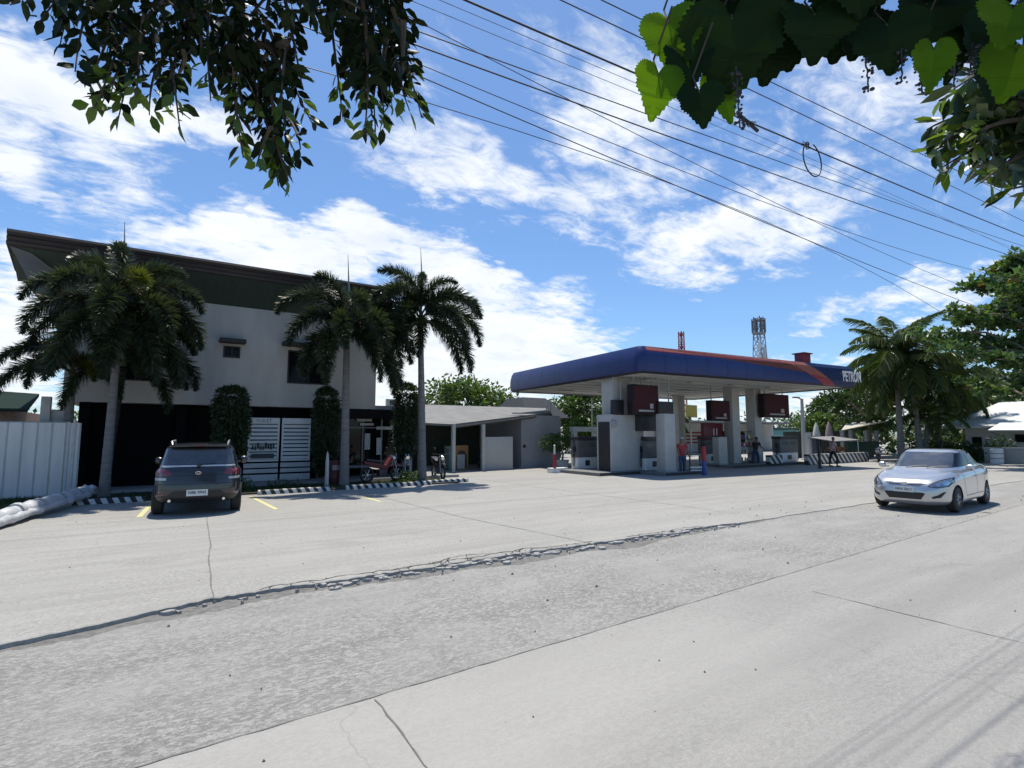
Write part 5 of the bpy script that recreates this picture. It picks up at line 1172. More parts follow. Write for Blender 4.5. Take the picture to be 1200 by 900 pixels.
# trees closing the view far behind; the far woods read as one mass
PP = []; NN = []; rsw = np.random.default_rng(77)
def wood_clump(x, y, z, r, n):
    q = rsw.normal(0, 1, (n, 3)); q /= np.linalg.norm(q, axis=1)[:, None]; PP.append(np.array([x, y, z]) + q * (rsw.uniform(0, 1, (n, 1)) ** .4) * r * np.array([1, 1, .8])); NN.append(q)
for k in range(150):
    t = rsw.uniform(-30, 200); yy = rsw.uniform(62, 110) if t < 70 else rsw.uniform(15, 80); 
    if t > 100: yy = rsw.uniform(-10, 80)
    dd = math.hypot(t, yy); topz = dd * .028 + 1.2
    for q in range(3): wood_clump(t + rsw.normal(0, 2), yy, rsw.uniform(.2, 1.0) * topz, rsw.uniform(1.4, 2.6), 40)
for k in range(60):    # nearer thicket on the right, behind the stalls and the house
    t = rsw.uniform(52, 75); ang = R(rsw.uniform(4, 27)); yy = t * math.tan(ang); wood_clump(t, yy, rsw.uniform(.5, 4.0), rsw.uniform(.9, 1.7), 90)
V, F = leaf_cloud(np.concatenate(PP), np.concatenate(NN), .6, .36, rsw, .1, .1); tag(raw('far_woods', V, F, FOL['dark'], None), 'dark belt of trees closing the view behind the station and stalls', 'woods', kind='stuff')
tree('leafy_tree', 'bare-looking grey-green tree between the canopy end and the coconut palms', 'tree', (47, PU(1020, 520, 47).y, 0), 2.8, (0, 0, 4.6, 2.0, 2.2, 2.4), 46, 60, .34, FOL['dark'], 93, .16)
tree('leafy_tree', 'dense dark tree behind the white roof under the big tree', 'tree', (60, PU(1165, 520, 60).y, 0), 3.0, (0, 0, 4.6, 3.6, 4.2, 3.0), 70, 110, .42, FOL['dark'], 94, .2)
tree('leafy_tree', 'dark tree behind the cream stall roof left of the palms', 'tree', (56, PU(1000, 520, 56).y, 0), 3.0, (0, 0, 3.9, 3.0, 4.2, 2.3), 60, 110, .4, FOL['dark'], 95, .2)

# ------------------------------------------------------------------ vehicles
def outline(xf, xr, w, nf, nr, N_):
    xm = (xf + xr) / 2; P = []
    for k in range(1600):
        a = 2 * math.pi * k / 1600; c, s_ = math.cos(a), math.sin(a); n = nf if c > 0 else nr; ex = (xf - xm) if c > 0 else (xm - xr)
        P.append((xm + math.copysign(abs(c) ** (2 / n), c) * ex, w * math.copysign(abs(s_) ** (2 / n), s_)))
    P = np.array(P); d = np.linalg.norm(np.roll(P, -1, 0) - P, axis=1); cum = np.concatenate([[0], np.cumsum(d)]); tt = np.linspace(0, cum[-1], N_, endpoint=False); Pc = np.vstack([P, P[:1]])
    return np.column_stack([np.interp(tt, cum, Pc[:, 0]), np.interp(tt, cum, Pc[:, 1])])
def shell(rings, N_=120, sub=5):
    R_ = []
    for q in rings:
        o2 = outline(q['xf'], q['xr'], q['w'], q.get('nf', 5), q.get('nr', 5), N_); zs = sorted(q['z']); z = np.interp(o2[:, 0], [a for a, _ in zs], [b for _, b in zs]); R_.append(np.column_stack([o2, z]))
    R_ = np.array(R_); n = len(R_); out = []
    def dist(i): return np.linalg.norm(R_[i + 1] - R_[i], axis=1).mean()
    D = [dist(i) for i in range(n - 1)]; T = []
    for i in range(n):
        if i == 0: T.append((R_[1] - R_[0]) / D[0])
        elif i == n - 1: T.append((R_[-1] - R_[-2]) / D[-1])
        else: a = (R_[i] - R_[i - 1]) / D[i - 1]; b = (R_[i + 1] - R_[i]) / D[i]; T.append((a * D[i] + b * D[i - 1]) / (D[i] + D[i - 1]) * .85)
    for i in range(n - 1):
        for k in range(sub):
            t = k / sub; h00 = 2 * t ** 3 - 3 * t ** 2 + 1; h10 = t ** 3 - 2 * t ** 2 + t; h01 = -2 * t ** 3 + 3 * t ** 2; h11 = t ** 3 - t ** 2
            out.append(h00 * R_[i] + h10 * D[i] * T[i] + h01 * R_[i + 1] + h11 * D[i] * T[i + 1])
    out.append(R_[-1]); V = np.concatenate(out); m_ = len(out); F = []
    for i in range(m_ - 1):
        for j in range(N_): F.append((i * N_ + j, i * N_ + (j + 1) % N_, (i + 1) * N_ + (j + 1) % N_, (i + 1) * N_ + j))
    b = MB(); b.v = [tuple(v) for v in V]; b.f = F + [tuple(range(N_ - 1, -1, -1)), tuple((m_ - 1) * N_ + j for j in range(N_))]; b.m = [0] * len(b.f); return b
ARCH = mat('wheel_arch_dark', (.012, .012, .012), .9)
class Car:
    def __init__(s, name, label, cat, loc, rz, rings, paint):
        s.root = thing(name, label, cat, loc, rz); s.mb = shell(rings); s.paint = paint
        s.bvh = BVHTree.FromPolygons([Vector(v) for v in s.mb.v], s.mb.f)
    def body(s, arches):
        o = s.mb.build('body', [s.paint, ARCH], s.root); cut = MB()
        for (x, r, z, yi) in arches:
            for sg in (-1, 1): cut.lathe([(r, min(sg * yi, sg * 1.3)), (r, max(sg * yi, sg * 1.3))], c=(x, 0, z), n=40, axis='Y')
        c = cut.build('cutter', [s.paint, ARCH], s.root, smooth=False)
        for p in c.data.polygons: p.material_index = 1
        md = o.modifiers.new('arches', 'BOOLEAN'); md.object = c; md.operation = 'DIFFERENCE'; md.solver = 'EXACT'
        bpy.context.view_layer.update(); dg = bpy.context.evaluated_depsgraph_get(); dg.update()
        me = bpy.data.meshes.new_from_object(o.evaluated_get(dg)); o.modifiers.clear(); me.name = 'body'; o.data = me; bpy.data.objects.remove(c)
        me.polygons.foreach_set('use_smooth', [True] * len(me.polygons))
        try: me.set_sharp_from_angle(angle=R(50))
        except Exception: pass
        s.bo = o; return o
    def decal(s, name, poly, side, m, parent=None, off=.006, res=.07, thick=0):
        bm = bmesh.new()
        f3 = {'front': lambda a, b: (6, a, b), 'rear': lambda a, b: (-6, a, b), 'left': lambda a, b: (a, 4, b), 'right': lambda a, b: (a, -4, b), 'top': lambda a, b: (a, b, 5)}[side]
        dr = {'front': (-1, 0, 0), 'rear': (1, 0, 0), 'left': (0, -1, 0), 'right': (0, 1, 0), 'top': (0, 0, -1)}[side]
        bm.faces.new([bm.verts.new(f3(a, b)) for a, b in poly]); bmesh.ops.triangulate(bm, faces=bm.faces)
        for _ in range(5):
            es = [e for e in bm.edges if e.calc_length() > res]
            if not es: break
            bmesh.ops.subdivide_edges(bm, edges=es, cuts=1); bmesh.ops.triangulate(bm, faces=[f for f in bm.faces if len(f.verts) > 3])
        bad = []
        for v in bm.verts:
            h, nrm, i, d = s.bvh.ray_cast(v.co, Vector(dr))
            if h is None: bad.append(v); continue
            if nrm.dot(Vector(dr)) > 0: nrm = -nrm
            v.co = h + nrm * off
        if bad: bmesh.ops.delete(bm, geom=bad, context='VERTS')
        bmesh.ops.recalc_face_normals(bm, faces=bm.faces)
        for f in bm.faces:
            if f.normal.dot(Vector(dr)) > 0: f.normal_flip()
        me = bpy.data.meshes.new(name); bm.to_mesh(me); bm.free(); me.materials.append(m); me.polygons.foreach_set('use_smooth', [True] * len(me.polygons))
        return link(name, me, parent or s.root)
    def wheel(s, x, y, r, w, rimr, spokes, rimm):
        sg = 1 if y > 0 else -1; prof_ = [(rimr, -w / 2), (r - .03, -w / 2), (r, -w / 2 + .03), (r, w / 2 - .03), (r - .03, w / 2), (rimr, w / 2)]
        o = MB().lathe(prof_, c=(x, y, r), n=36, axis='Y').build('wheel', RUBBER, s.root)
        m_ = MB(); yo = y + sg * (w / 2 - .02)
        m_.lathe([(rimr + .004, 0), (rimr + .004, sg * .018), (rimr - .025, sg * .018), (rimr - .03, -sg * .05)], c=(x, yo, r), n=36, axis='Y')
        for k in range(spokes):
            a = 2 * math.pi * k / spokes
            for da in (-.12, .12):
                c_, s_ = math.cos(a + da), math.sin(a + da); c2, s2 = math.cos(a + da * .5), math.sin(a + da * .5)
                m_.tube([(x + .05 * c_, yo + sg * .01, r + .05 * s_), (x + (rimr - .01) * c2, yo, r + (rimr - .01) * s2)], [.022, .018], n=5)
        m_.lathe([(.0, sg * .02), (.06, sg * .015), (.065, -sg * .02)], c=(x, yo, r), n=16, axis='Y'); m_.build('rim', rimm, o)
        MB().lathe([(0, 0), (rimr - .02, 0), (rimr - .02, -sg * .02), (0, -sg * .02)], c=(x, yo - sg * .07, r), n=24, axis='Y').build('brake_disc', ARCH, o)
        return o
PLATE = mat('plate_white', (.62, .63, .62), .4); PLETT = mat('plate_letter', (.06, .07, .09), .5)
SILVER = mat('silver_car_paint', (.50, .505, .51), .28, metal=.7, var=.02, coat=1.0); CHAR = mat('charcoal_car_paint', (.018, .0175, .02), .25, metal=.2, var=.05, coat=1.0)
LAMPC = mat('headlamp_lens', (.22, .24, .26), .08, metal=.6, var=.4, scale=14, coat=1.0); TAILR = mat('tail_lamp_red', (.13, .010, .014), .12, coat=1.0); BLKT = mat('black_trim', (.012, .012, .013), .45); SEAM = mat('panel_gap', (.02, .02, .02), .8)
# silver saloon on the road
sr = [dict(xf=1.95, xr=-1.95, w=.60, z=[(-2, .24), (2, .22)]), dict(xf=2.06, xr=-2.08, w=.80, z=[(-2, .23), (2, .185)], nf=4, nr=4.5), dict(xf=2.15, xr=-2.17, w=.84, z=[(-2, .34), (2, .27)], nf=4.6, nr=4.6),
      dict(xf=2.18, xr=-2.19, w=.85, z=[(-2, .52), (2, .47)], nf=4.5, nr=4.6), dict(xf=2.14, xr=-2.17, w=.85, z=[(-2.1, .76), (0, .70), (2.1, .63)], nf=4.5, nr=4.6), dict(xf=2.06, xr=-2.14, w=.838, z=[(-2.1, .93), (0, .84), (1.2, .80), (2.0, .715)], nf=4.5, nr=4.6),
      dict(xf=1.98, xr=-2.10, w=.79, z=[(-2.1, 1.0), (0, .92), (1.2, .875), (1.98, .765)], nf=4.2, nr=4.4), dict(xf=1.75, xr=-2.02, w=.735, z=[(-2, 1.04), (0, .955), (1.2, .92), (1.75, .83)], nf=4.2, nr=4.4),
      dict(xf=1.02, xr=-1.72, w=.715, z=[(-1.72, 1.07), (0, .985), (1.02, .985)], nf=4, nr=4), dict(xf=.66, xr=-1.40, w=.66, z=[(-1.4, 1.22), (.6, 1.19)], nf=4, nr=3.5), dict(xf=.26, xr=-1.02, w=.585, z=[(-1.0, 1.385), (.26, 1.385)], nf=4.5, nr=3.5),
      dict(xf=.12, xr=-.86, w=.52, z=[(-1, 1.425), (.2, 1.43)], nf=4.5, nr=3.5), dict(xf=-.05, xr=-.65, w=.38, z=[(-1, 1.45), (.2, 1.452)]), dict(xf=-.2, xr=-.5, w=.15, z=[(-1, 1.458), (.2, 1.458)])]
car = Car('silver_sedan', 'silver four-door saloon car driving along the road at the right', 'car', (17.1, 5.85, ROAD_Z), R(184), sr, SILVER)
car.body([(1.33, .345, .30, .56), (-1.24, .345, .30, .56)])
for x in (1.33, -1.24):
    for y in (.735, -.735): car.wheel(x, y, .303, .19, .205, 7, STEEL)
car.decal('windscreen', [(-.615, 1.015), (.615, 1.015), (.60, 1.10), (.525, 1.375), (-.525, 1.375), (-.60, 1.10)], 'front', GLASSW)
car.decal('rear_window', [(-.58, 1.09), (.58, 1.09), (.47, 1.37), (-.47, 1.37)], 'rear', GLASSD)
for sd_ in ('left', 'right'):
    car.decal('side_window', [(.70, 1.03), (.22, 1.355), (-.10, 1.385), (-.20, 1.385), (-.24, 1.035)], sd_, GLASSD); car.decal('side_window', [(-.30, 1.035), (-.26, 1.385), (-.62, 1.375), (-.95, 1.31), (-1.36, 1.12), (-1.30, 1.085), (-1.0, 1.06)], sd_, GLASSD)
    for ln in ([(.78, .96), (.80, .60), (.72, .36)], [(-.26, 1.0), (-.27, .38)], [(-1.22, 1.06), (-1.10, .75), (-.92, .62)], [(.72, .36), (-.85, .37)]):
        for a, c in zip(ln[:-1], ln[1:]):
            d = Vector((c[0] - a[0], c[1] - a[1])).normalized(); nx, nz = -d.y * .006, d.x * .006; car.decal('panel_gap', [(a[0] + nx, a[1] + nz), (c[0] + nx, c[1] + nz), (c[0] - nx, c[1] - nz), (a[0] - nx, a[1] - nz)], sd_, SEAM, car.bo, .003)
    sg = 1 if sd_ == 'left' else -1
    for x in (-.10, -1.02): MB().tube([(x, sg * .868, .80), (x - .02, sg * .885, .805), (x - .16, sg * .885, .81), (x - .18, sg * .868, .81)], .016, n=6).build('door_handle', SILVER, car.root)
    mm = MB().lathe([(0, -.09), (.065, -.06), (.085, .0), (.07, .06), (0, .085)], c=(.62, sg * .93, 1.03), n=14, axis='Y').tube([(.62, sg * .78, .985), (.62, sg * .9, 1.0)], .03, n=6).build('wing_mirror', SILVER, car.root)
    car.decal('headlight', [(sg * .47, .625), (sg * .60, .600), (sg * .74, .63), (sg * .79, .72), (sg * .77, .80), (sg * .66, .755), (sg * .55, .70)], 'front', LAMPC)
    hl = car.decal('headlight_surround', [(sg * .45, .62), (sg * .60, .585), (sg * .76, .615), (sg * .81, .72), (sg * .785, .825), (sg * .65, .775), (sg * .53, .71)], 'front', BLKT, None, .003)
    for (yy, zz, rr_) in ((.62, .665, .042), (.715, .70, .05)):
        poly = [(sg * yy + rr_ * math.cos(t * .785), zz + rr_ * math.sin(t * .785)) for t in range(8)]; car.decal('lamp_bowl', poly, 'front', CHROME, hl, .010)
    car.decal('fog_lamp_recess', [(sg * .53, .345), (sg * .66, .37), (sg * .735, .50), (sg * .70, .50), (sg * .62, .43), (sg * .52, .385)], 'front', BLKT)
    car.decal('tail_light', [(sg * .55, .80), (sg * .80, .82), (sg * .83, .98), (sg * .60, .96)], 'rear', TAILR)
car.decal('upper_grille', [(-.40, .672), (-.30, .628), (.30, .628), (.40, .672), (.30, .700), (-.30, .700)], 'front', BLKT)
for s_ in (-1, 1): car.decal('grille_bar', [(s_ * .08, .655), (s_ * .34, .667), (s_ * .34, .683), (s_ * .08, .685)], 'front', CHROME, None, .014)
car.decal('grille_surround', [(-.43, .675), (-.31, .615), (.31, .615), (.43, .675), (.31, .712), (-.31, .712)], 'front', CHROME, None, .003)
em = MB(); pts_ = [(2.158, .062 * math.cos(t * .393), .668 + .034 * math.sin(t * .393)) for t in range(17)]; em.tube(pts_, .007, n=5); em.tube([(2.158, -.026, .645), (2.158, -.012, .692)], .006, n=4).tube([(2.158, .012, .645), (2.158, .026, .692)], .006, n=4).tube([(2.158, -.018, .672), (2.158, .018, .665)], .005, n=4)
em.build('emblem', CHROME, car.root)
car.decal('lower_grille', [(-.41, .455), (-.32, .315), (.32, .315), (.41, .455), (.36, .475), (-.36, .475)], 'front', BLKT)
pl_ = MB().box((2.192, 0, .535), (.012, .40, .13)).build('number_plate', PLATE, car.root); text('lettering', 'NFA 3411', .085, PLETT, pl_, (2.2, 0, .535), (R(90), 0, R(90)), .002, .001, .95)
for y in (-.28, .15): MB().tube([(1.0, y, 1.005), (.93, y + .22, 1.045), (.90, y + .42, 1.055)], .008, n=4).build('wiper', BLKT, car.root)
MB().tube([(-.95, .0, 1.44), (-1.12, .0, 1.66)], .005, n=4).build('aerial', BLKT, car.root)
MB().lathe([(0, 0), (.03, .01), (.03, .05), (0, .07)], c=(.42, 0, 1.27), n=8, axis='X').build('inside_mirror', BLKT, car.root)
# dark SUV parked nose-in
vr = [dict(xf=1.8, xr=-1.86, w=.62, z=[(-2, .34), (2, .32)]), dict(xf=1.92, xr=-1.97, w=.82, z=[(-2, .32), (2, .28)]), dict(xf=2.0, xr=-2.05, w=.875, z=[(-2, .42), (2, .40)], nf=4, nr=5.5), dict(xf=2.02, xr=-2.06, w=.888, z=[(-2, .66), (2, .62)], nf=4, nr=5.5),
      dict(xf=2.0, xr=-2.03, w=.885, z=[(-2, .85), (2, .80)], nf=4, nr=5.5), dict(xf=1.92, xr=-2.0, w=.872, z=[(-2, .99), (0, .94), (1.9, .90)], nf=4, nr=5.5), dict(xf=1.8, xr=-1.97, w=.835, z=[(-2, 1.045), (0, 1.0), (1.8, .965)], nf=4, nr=5.5),
      dict(xf=1.05, xr=-1.93, w=.80, z=[(-1.9, 1.09), (0, 1.07), (1.05, 1.08)], nf=4, nr=6), dict(xf=.62, xr=-1.84, w=.735, z=[(-1.8, 1.32), (.6, 1.32)], nf=4, nr=6), dict(xf=.25, xr=-1.76, w=.665, z=[(-1.7, 1.51), (.25, 1.53)], nf=4.5, nr=6),
      dict(xf=.1, xr=-1.66, w=.60, z=[(-1.7, 1.565), (.2, 1.575)], nf=4.5, nr=6), dict(xf=-.1, xr=-1.4, w=.42, z=[(-1.4, 1.595), (.2, 1.60)]), dict(xf=-.3, xr=-1.0, w=.15, z=[(-1, 1.61), (.2, 1.61)])]
suv = Car('dark_suv', 'dark grey sport utility car parked nose-in, seen from behind', 'car', (0.8, 15.85, 0), R(85.5), vr, CHAR)
suv.body([(1.27, .375, .33, .58), (-1.25, .375, .33, .58)])
for x in (1.27, -1.25):
    for y in (.785, -.785): suv.wheel(x, y, .335, .215, .22, 5, STEEL)
suv.decal('windscreen', [(-.68, 1.12), (.68, 1.12), (.58, 1.50), (-.58, 1.50)], 'front', GLASSD)
suv.decal('rear_window', [(-.66, 1.125), (.66, 1.125), (.655, 1.16), (.575, 1.455), (-.575, 1.455), (-.655, 1.16)], 'rear', GLASSW)
MB().prism([(-1.58, -.60, 1.555), (-1.83, -.58, 1.515), (-1.93, -.30, 1.525), (-1.94, 0, 1.53), (-1.93, .30, 1.525), (-1.83, .58, 1.515), (-1.58, .60, 1.555)], (0, 0, .035)).build('spoiler', CHAR, suv.root, bevel=.01)
MB().box((-1.945, 0, 1.542), (.01, .20, .018)).build('brake_light', TAILR, suv.root)
suv.decal('tailgate_strip', [(-.74, 1.065), (-.10, 1.075), (.10, 1.075), (.74, 1.065), (.72, 1.11), (-.72, 1.11)], 'rear', mat('silver_trim', (.62, .62, .62), .25, metal=.4), None, .012)
for sg in (-1, 1):
    suv.decal('tail_light', [(sg * .50, .90), (sg * .82, .88), (sg * .85, .93), (sg * .83, 1.03), (sg * .60, 1.02), (sg * .50, .96)], 'rear', TAILR)
    suv.decal('reversing_lamp', [(sg * .60, .795), (sg * .83, .79), (sg * .83, .845), (sg * .60, .845)], 'rear', mat('clear_lens', (.42, .42, .42), .15, coat=1.0))
    suv.decal('reflector', [(sg * .62, .48), (sg * .79, .49), (sg * .79, .52), (sg * .62, .51)], 'rear', TAILR)
    suv.decal('bumper_vent', [(sg * .80, .52), (sg * .84, .52), (sg * .84, .70), (sg * .80, .68)], 'rear', BLKT)
    sd_ = 'left' if sg > 0 else 'right'
    suv.decal('side_window', [(.78, 1.12), (.25, 1.47), (-.22, 1.49), (-.26, 1.12)], sd_, GLASSD); suv.decal('side_window', [(-.32, 1.12), (-.30, 1.49), (-1.15, 1.48), (-1.2, 1.13)], sd_, GLASSD); suv.decal('side_window', [(-1.26, 1.135), (-1.22, 1.47), (-1.42, 1.45), (-1.66, 1.22)], sd_, GLASSD)
    for ln in ([(.80, 1.05), (.80, .45)], [(-.29, 1.06), (-.29, .42)], [(-1.23, 1.08), (-1.05, .85), (-.86, .68)]):
        for a, c in zip(ln[:-1], ln[1:]):
            d = Vector((c[0] - a[0], c[1] - a[1])).normalized(); nx, nz = -d.y * .006, d.x * .006; suv.decal('panel_gap', [(a[0] + nx, a[1] + nz), (c[0] + nx, c[1] + nz), (c[0] - nx, c[1] - nz), (a[0] - nx, a[1] - nz)], sd_, SEAM, suv.bo, .003)
    MB().lathe([(0, -.10), (.08, -.07), (.105, .0), (.085, .07), (0, .10)], c=(.70, sg * .98, 1.12), n=14, axis='Y').tube([(.70, sg * .82, 1.06), (.70, sg * .93, 1.09)], .03, n=6).build('wing_mirror', CHAR, suv.root)
    MB().tube([(-.1 - 1.4, sg * .56, 1.585), (-1.45, sg * .575, 1.635), (.0, sg * .60, 1.645), (.1, sg * .60, 1.59)], .02, n=6).build('roof_rail', STEEL, suv.root)
    MB().lathe([(.03, 0), (.035, .06), (.03, .06)], c=(-2.07, sg * .52, .36), n=10, axis='X').build('exhaust_pipe', CHROME, suv.root)
suv.decal('lower_bumper', [(-.80, .33), (.80, .33), (.82, .45), (.55, .47), (.45, .56), (-.45, .56), (-.55, .47), (-.82, .45)], 'rear', BLKT, None, .004)
suv.decal('tailgate_gap', [(-.78, .70), (.78, .70), (.78, .712), (-.78, .712)], 'rear', SEAM, suv.bo, .004)
suv.decal('light_bar', [(-.58, .885), (.58, .885), (.58, .90), (-.58, .90)], 'rear', BLKT, suv.bo, .005)
em = MB(); em.tube([(-2.035, .055 * math.cos(t * .393), .945 + .034 * math.sin(t * .393)) for t in range(17)], .007, n=5).tube([(-2.035, .03 * math.cos(t * .393), .95 + .018 * math.sin(t * .393)) for t in range(17)], .005, n=5).build('emblem', CHROME, suv.root)
pl_ = MB().box((-2.075, 0, .515), (.014, .41, .135)).build('number_plate', PLATE, suv.root); text('lettering', 'NBE 0943', .088, PLETT, pl_, (-2.084, 0, .52), (R(90), 0, R(-90)), .002, .002, .95)
wp = MB().tube([(-1.96, 0, 1.105), (-1.945, -.10, 1.13), (-1.935, -.34, 1.14)], .01, n=5).lathe([(.035, 0), (.03, .03), (0, .035)], c=(-1.985, 0, 1.10), n=10, axis='X').build('rear_wiper', BLKT, suv.root)
for y in (-.30, .30): MB().box((-1.15, y, 1.20), (.12, .28, .36)).build('headrest', mat('seat_black', (.02, .02, .02), .8), suv.root)

# ------------------------------------------------------------------ people
def person(label, loc, rz, shirt, trousers, skin, hair, lean=0.0, arm=(.25, .25), stride=.10, h=1.62):
    o = thing('person', label, 'person', loc, rz, None); k = h / 1.7
    def skin_mesh(V, E, rad, name, m, parent, root=0):
        me = bpy.data.meshes.new(name); me.from_pydata([tuple(Vector(v) * k) for v in V], E, []); ob = link(name, me); ob.modifiers.new('s', 'SKIN'); sm = ob.modifiers.new('d', 'SUBSURF'); sm.levels = 2; sm.render_levels = 2
        for d, r_ in zip(me.skin_vertices[0].data, rad): d.radius = ((r_[0] * k, r_[1] * k) if isinstance(r_, tuple) else (r_ * k, r_ * k))
        me.skin_vertices[0].data[root].use_root = True
        bpy.context.view_layer.update(); dg = bpy.context.evaluated_depsgraph_get(); dg.update(); m2 = bpy.data.meshes.new_from_object(ob.evaluated_get(dg)); bpy.data.objects.remove(ob)
        m2.name = name; m2.materials.clear(); m2.materials.append(m); m2.polygons.foreach_set('use_smooth', [True] * len(m2.polygons)); return link(name, m2, parent)
    L = lean; f = lambda y, z: (-(z - .95) * math.sin(L) + y if z > .95 else y)     # lean bends the trunk towards -y
    sh = (f(0, 1.42)); 
    V = [(0, 0, .95), (0, f(0, 1.18), 1.18), (0, sh, 1.40), (0, f(-.01, 1.50), 1.50), (0, f(-.02, 1.58), 1.56)]; E = [(0, 1), (1, 2), (2, 3), (3, 4)]; rad = [.13, .12, .11, .055, .055]
    def addv(p, r_, par): V.append(p); rad.append(r_); E.append((par, len(V) - 1)); return len(V) - 1
    hands = []
    for sg, sw in ((-1, arm[0]), (1, arm[1])):
        a = addv((sg * .17, sh, 1.40), .055, 2); e = addv((sg * .23, sh - .05 - sw * .12, 1.14), .042, a); w_ = addv((sg * .22, sh - .10 - sw * .55, .93 + sw * .2), .028, e); addv((sg * .215, sh - .12 - sw * .70, .87 + sw * .22), .032, w_); hands.append((sg * .215, sh - .12 - sw * .70, .87 + sw * .22))
        hp_ = addv((sg * .09, 0, .88), .085, 0); kn = addv((sg * .10, sg * stride - .03, .50), .058, hp_); an = addv((sg * .10, sg * stride + .02, .09), .038, kn); addv((sg * .11, sg * stride - .14, .04), .035, an)
    body = skin_mesh(V, E, rad, 'body', skin, o)
    hd = MB(); hc = Vector((0, f(-.03, 1.62), 1.62)) * k
    prof_ = [(0, -.115), (.045, -.10), (.066, -.05), (.076, .01), (.074, .06), (.05, .10), (0, .118)]
    hd.lathe([(a * k, b * k) for a, b in prof_], c=tuple(hc), n=16); hd.lathe([(0, -.03 * k), (.016 * k, -.01 * k), (0, .03 * k)], c=(hc.x, hc.y - .08 * k, hc.z - .01 * k), n=6)
    for sg in (-1, 1): hd.lathe([(0, -.028 * k), (.014 * k, 0), (0, .028 * k)], c=(hc.x + sg * .078 * k, hc.y, hc.z), n=6)
    for (hx, hy, hz) in hands:
        for q in range(4): hd.tube([(hx * k + (q - 1.5) * .0, hy * k + (q - 1.5) * .018 * k, hz * k - .02), (hx * k, hy * k + (q - 1.5) * .02 * k - .01, (hz - .06) * k), (hx * k * .97, hy * k + (q - 1.5) * .02 * k - .02, (hz - .09 + .008 * abs(q - 1)) * k)], .009 * k, n=5)
        hd.tube([(hx * k, hy * k - .03 * k, hz * k), (hx * k * .95, hy * k - .06 * k, (hz - .04) * k)], .01 * k, n=5)
    bm = bmesh.new(); bm.from_mesh(body.data); tmp = hd.build('tmp', skin); bm.from_mesh(tmp.data); bm.to_mesh(body.data); bm.free(); bpy.data.objects.remove(tmp); body.data.polygons.foreach_set('use_smooth', [True] * len(body.data.polygons))
    ey = MB()
    for sg in (-1, 1): ey.lathe([(0, -.008), (.010, 0), (0, .008)], c=(hc.x + sg * .03 * k, hc.y - .070 * k, hc.z + .012 * k), n=6)
    ey.build('eyes', BLACK, body); MB().box((hc.x, hc.y - .068 * k, hc.z - .055 * k), (.04 * k, .012, .01)).build('mouth', mat('lips', (.18, .07, .06), .6), body)
    MB().lathe([(a * k, b * k) for a, b in [(.079, .0), (.083, .04), (.072, .09), (.04, .12), (0, .13)]], c=(hc.x, hc.y + .014 * k, hc.z + .012 * k), n=16).build('hair', hair, body)
    V = [(0, 0, .86), (0, f(0, 1.18), 1.18), (0, sh, 1.39), (0, f(0, 1.46), 1.46)]; E = [(0, 1), (1, 2), (2, 3)]; rad = [.16, .145, .135, .075]
    for sg, sw in ((-1, arm[0]), (1, arm[1])):
        a = addv((sg * .175, sh, 1.39), .075, 2); addv((sg * .22, sh - .03 - sw * .06, 1.22), .065, a)
    skin_mesh(V, E, rad, 'shirt', shirt, body)
    V = [(0, 0, .98), (0, 0, .90)]; E = [(0, 1)]; rad = [.145, .145]
    for sg in (-1, 1):
        hp_ = addv((sg * .09, 0, .86), .10, 1); kn = addv((sg * .10, sg * stride - .03, .50), .075, hp_); addv((sg * .10, sg * stride + .02, .12), .06, kn)
    skin_mesh(V, E, rad, 'trousers', trousers, body)
    sh_ = MB()
    for sg in (-1, 1): sh_.box((sg * .11 * k, (sg * stride - .06) * k, .035), (.09, .26, .07))
    sh_.build('shoes', BLACK, body, bevel=.02); return o
SK = mat('skin_brown', (.24, .13, .085), .55); HAIR = mat('hair_black', (.012, .010, .010), .6); JEAN = mat('jeans_blue', (.035, .06, .13), .85); TRBLK = mat('trousers_black', (.02, .02, .024), .85)
p = G(800, 556); person('attendant in a white and red top and blue trousers beside the tall pylon', (p.x, p.y, 0), R(-40), RED, JEAN, SK, mat('cap_pale', (.5, .5, .5), .7), 0.1, (.35, .3))
p = G(886, 545.5, 0); person('person in a dark shirt and blue jeans bending at the display rack', (p.x, p.y, 0.0), R(100), mat('shirt_dark', (.03, .025, .03), .85), JEAN, SK, HAIR, .35, (.7, .6), .12, 1.6)
p = G(977, 547); person('person in black trousers and a pale pink top walking near the striped barrier', (p.x, p.y, 0), R(60), mat('shirt_pink', (.42, .30, .29), .8), TRBLK, SK, HAIR, .05, (.2, .4), .16, 1.6)

# ------------------------------------------------------------------ overhead cables along the road
CABLE = mat('cable_black', (.015, .015, .017), .6)
def PZ(x, y, depth): return Vector(C0 + ray(x, y) / FPX * depth)
def cable(label, pts, v, r, m=CABLE):
    """pts: three pixels the cable passes through, taken on the vertical plane y = v; a parabola runs through them"""
    q = [PV(x, y, v) for x, y in pts]; c = np.polyfit([p.x for p in q], [p.z for p in q], 2 if len(q) > 2 else 1); x0, x1 = q[0].x - 7, q[-1].x + 16
    rj = random.Random(int(v * 100)); c2 = c.copy()
    path = []
    for k in range(61):
        x = x0 + (x1 - x0) * k / 60; xc = min(max(x, q[0].x - 1.5), q[-1].x + 6); dz = np.polyval(np.polyder(c), xc); path.append((x, v, float(np.polyval(c, xc) + dz * (x - xc))))
    o = MB().tube(path, r, n=6).build('power_cable', m, None); return tag(o, label, 'cable', 'overhead cables along the road')
cable('thickest black cable carrying the coiled loop', [(545, 0), (852, 132), (1195, 275)], 2.248, 0.0058)
cable('single cable just below the thickest one at the left, passing behind the vine leaves', [(480, 33), (720, 120), (1195, 287)], 2.472, 0.0033)
cable('bundled cable second below the thickest one', [(480, 50), (720, 137), (1195, 303)], 2.405, 0.0041)
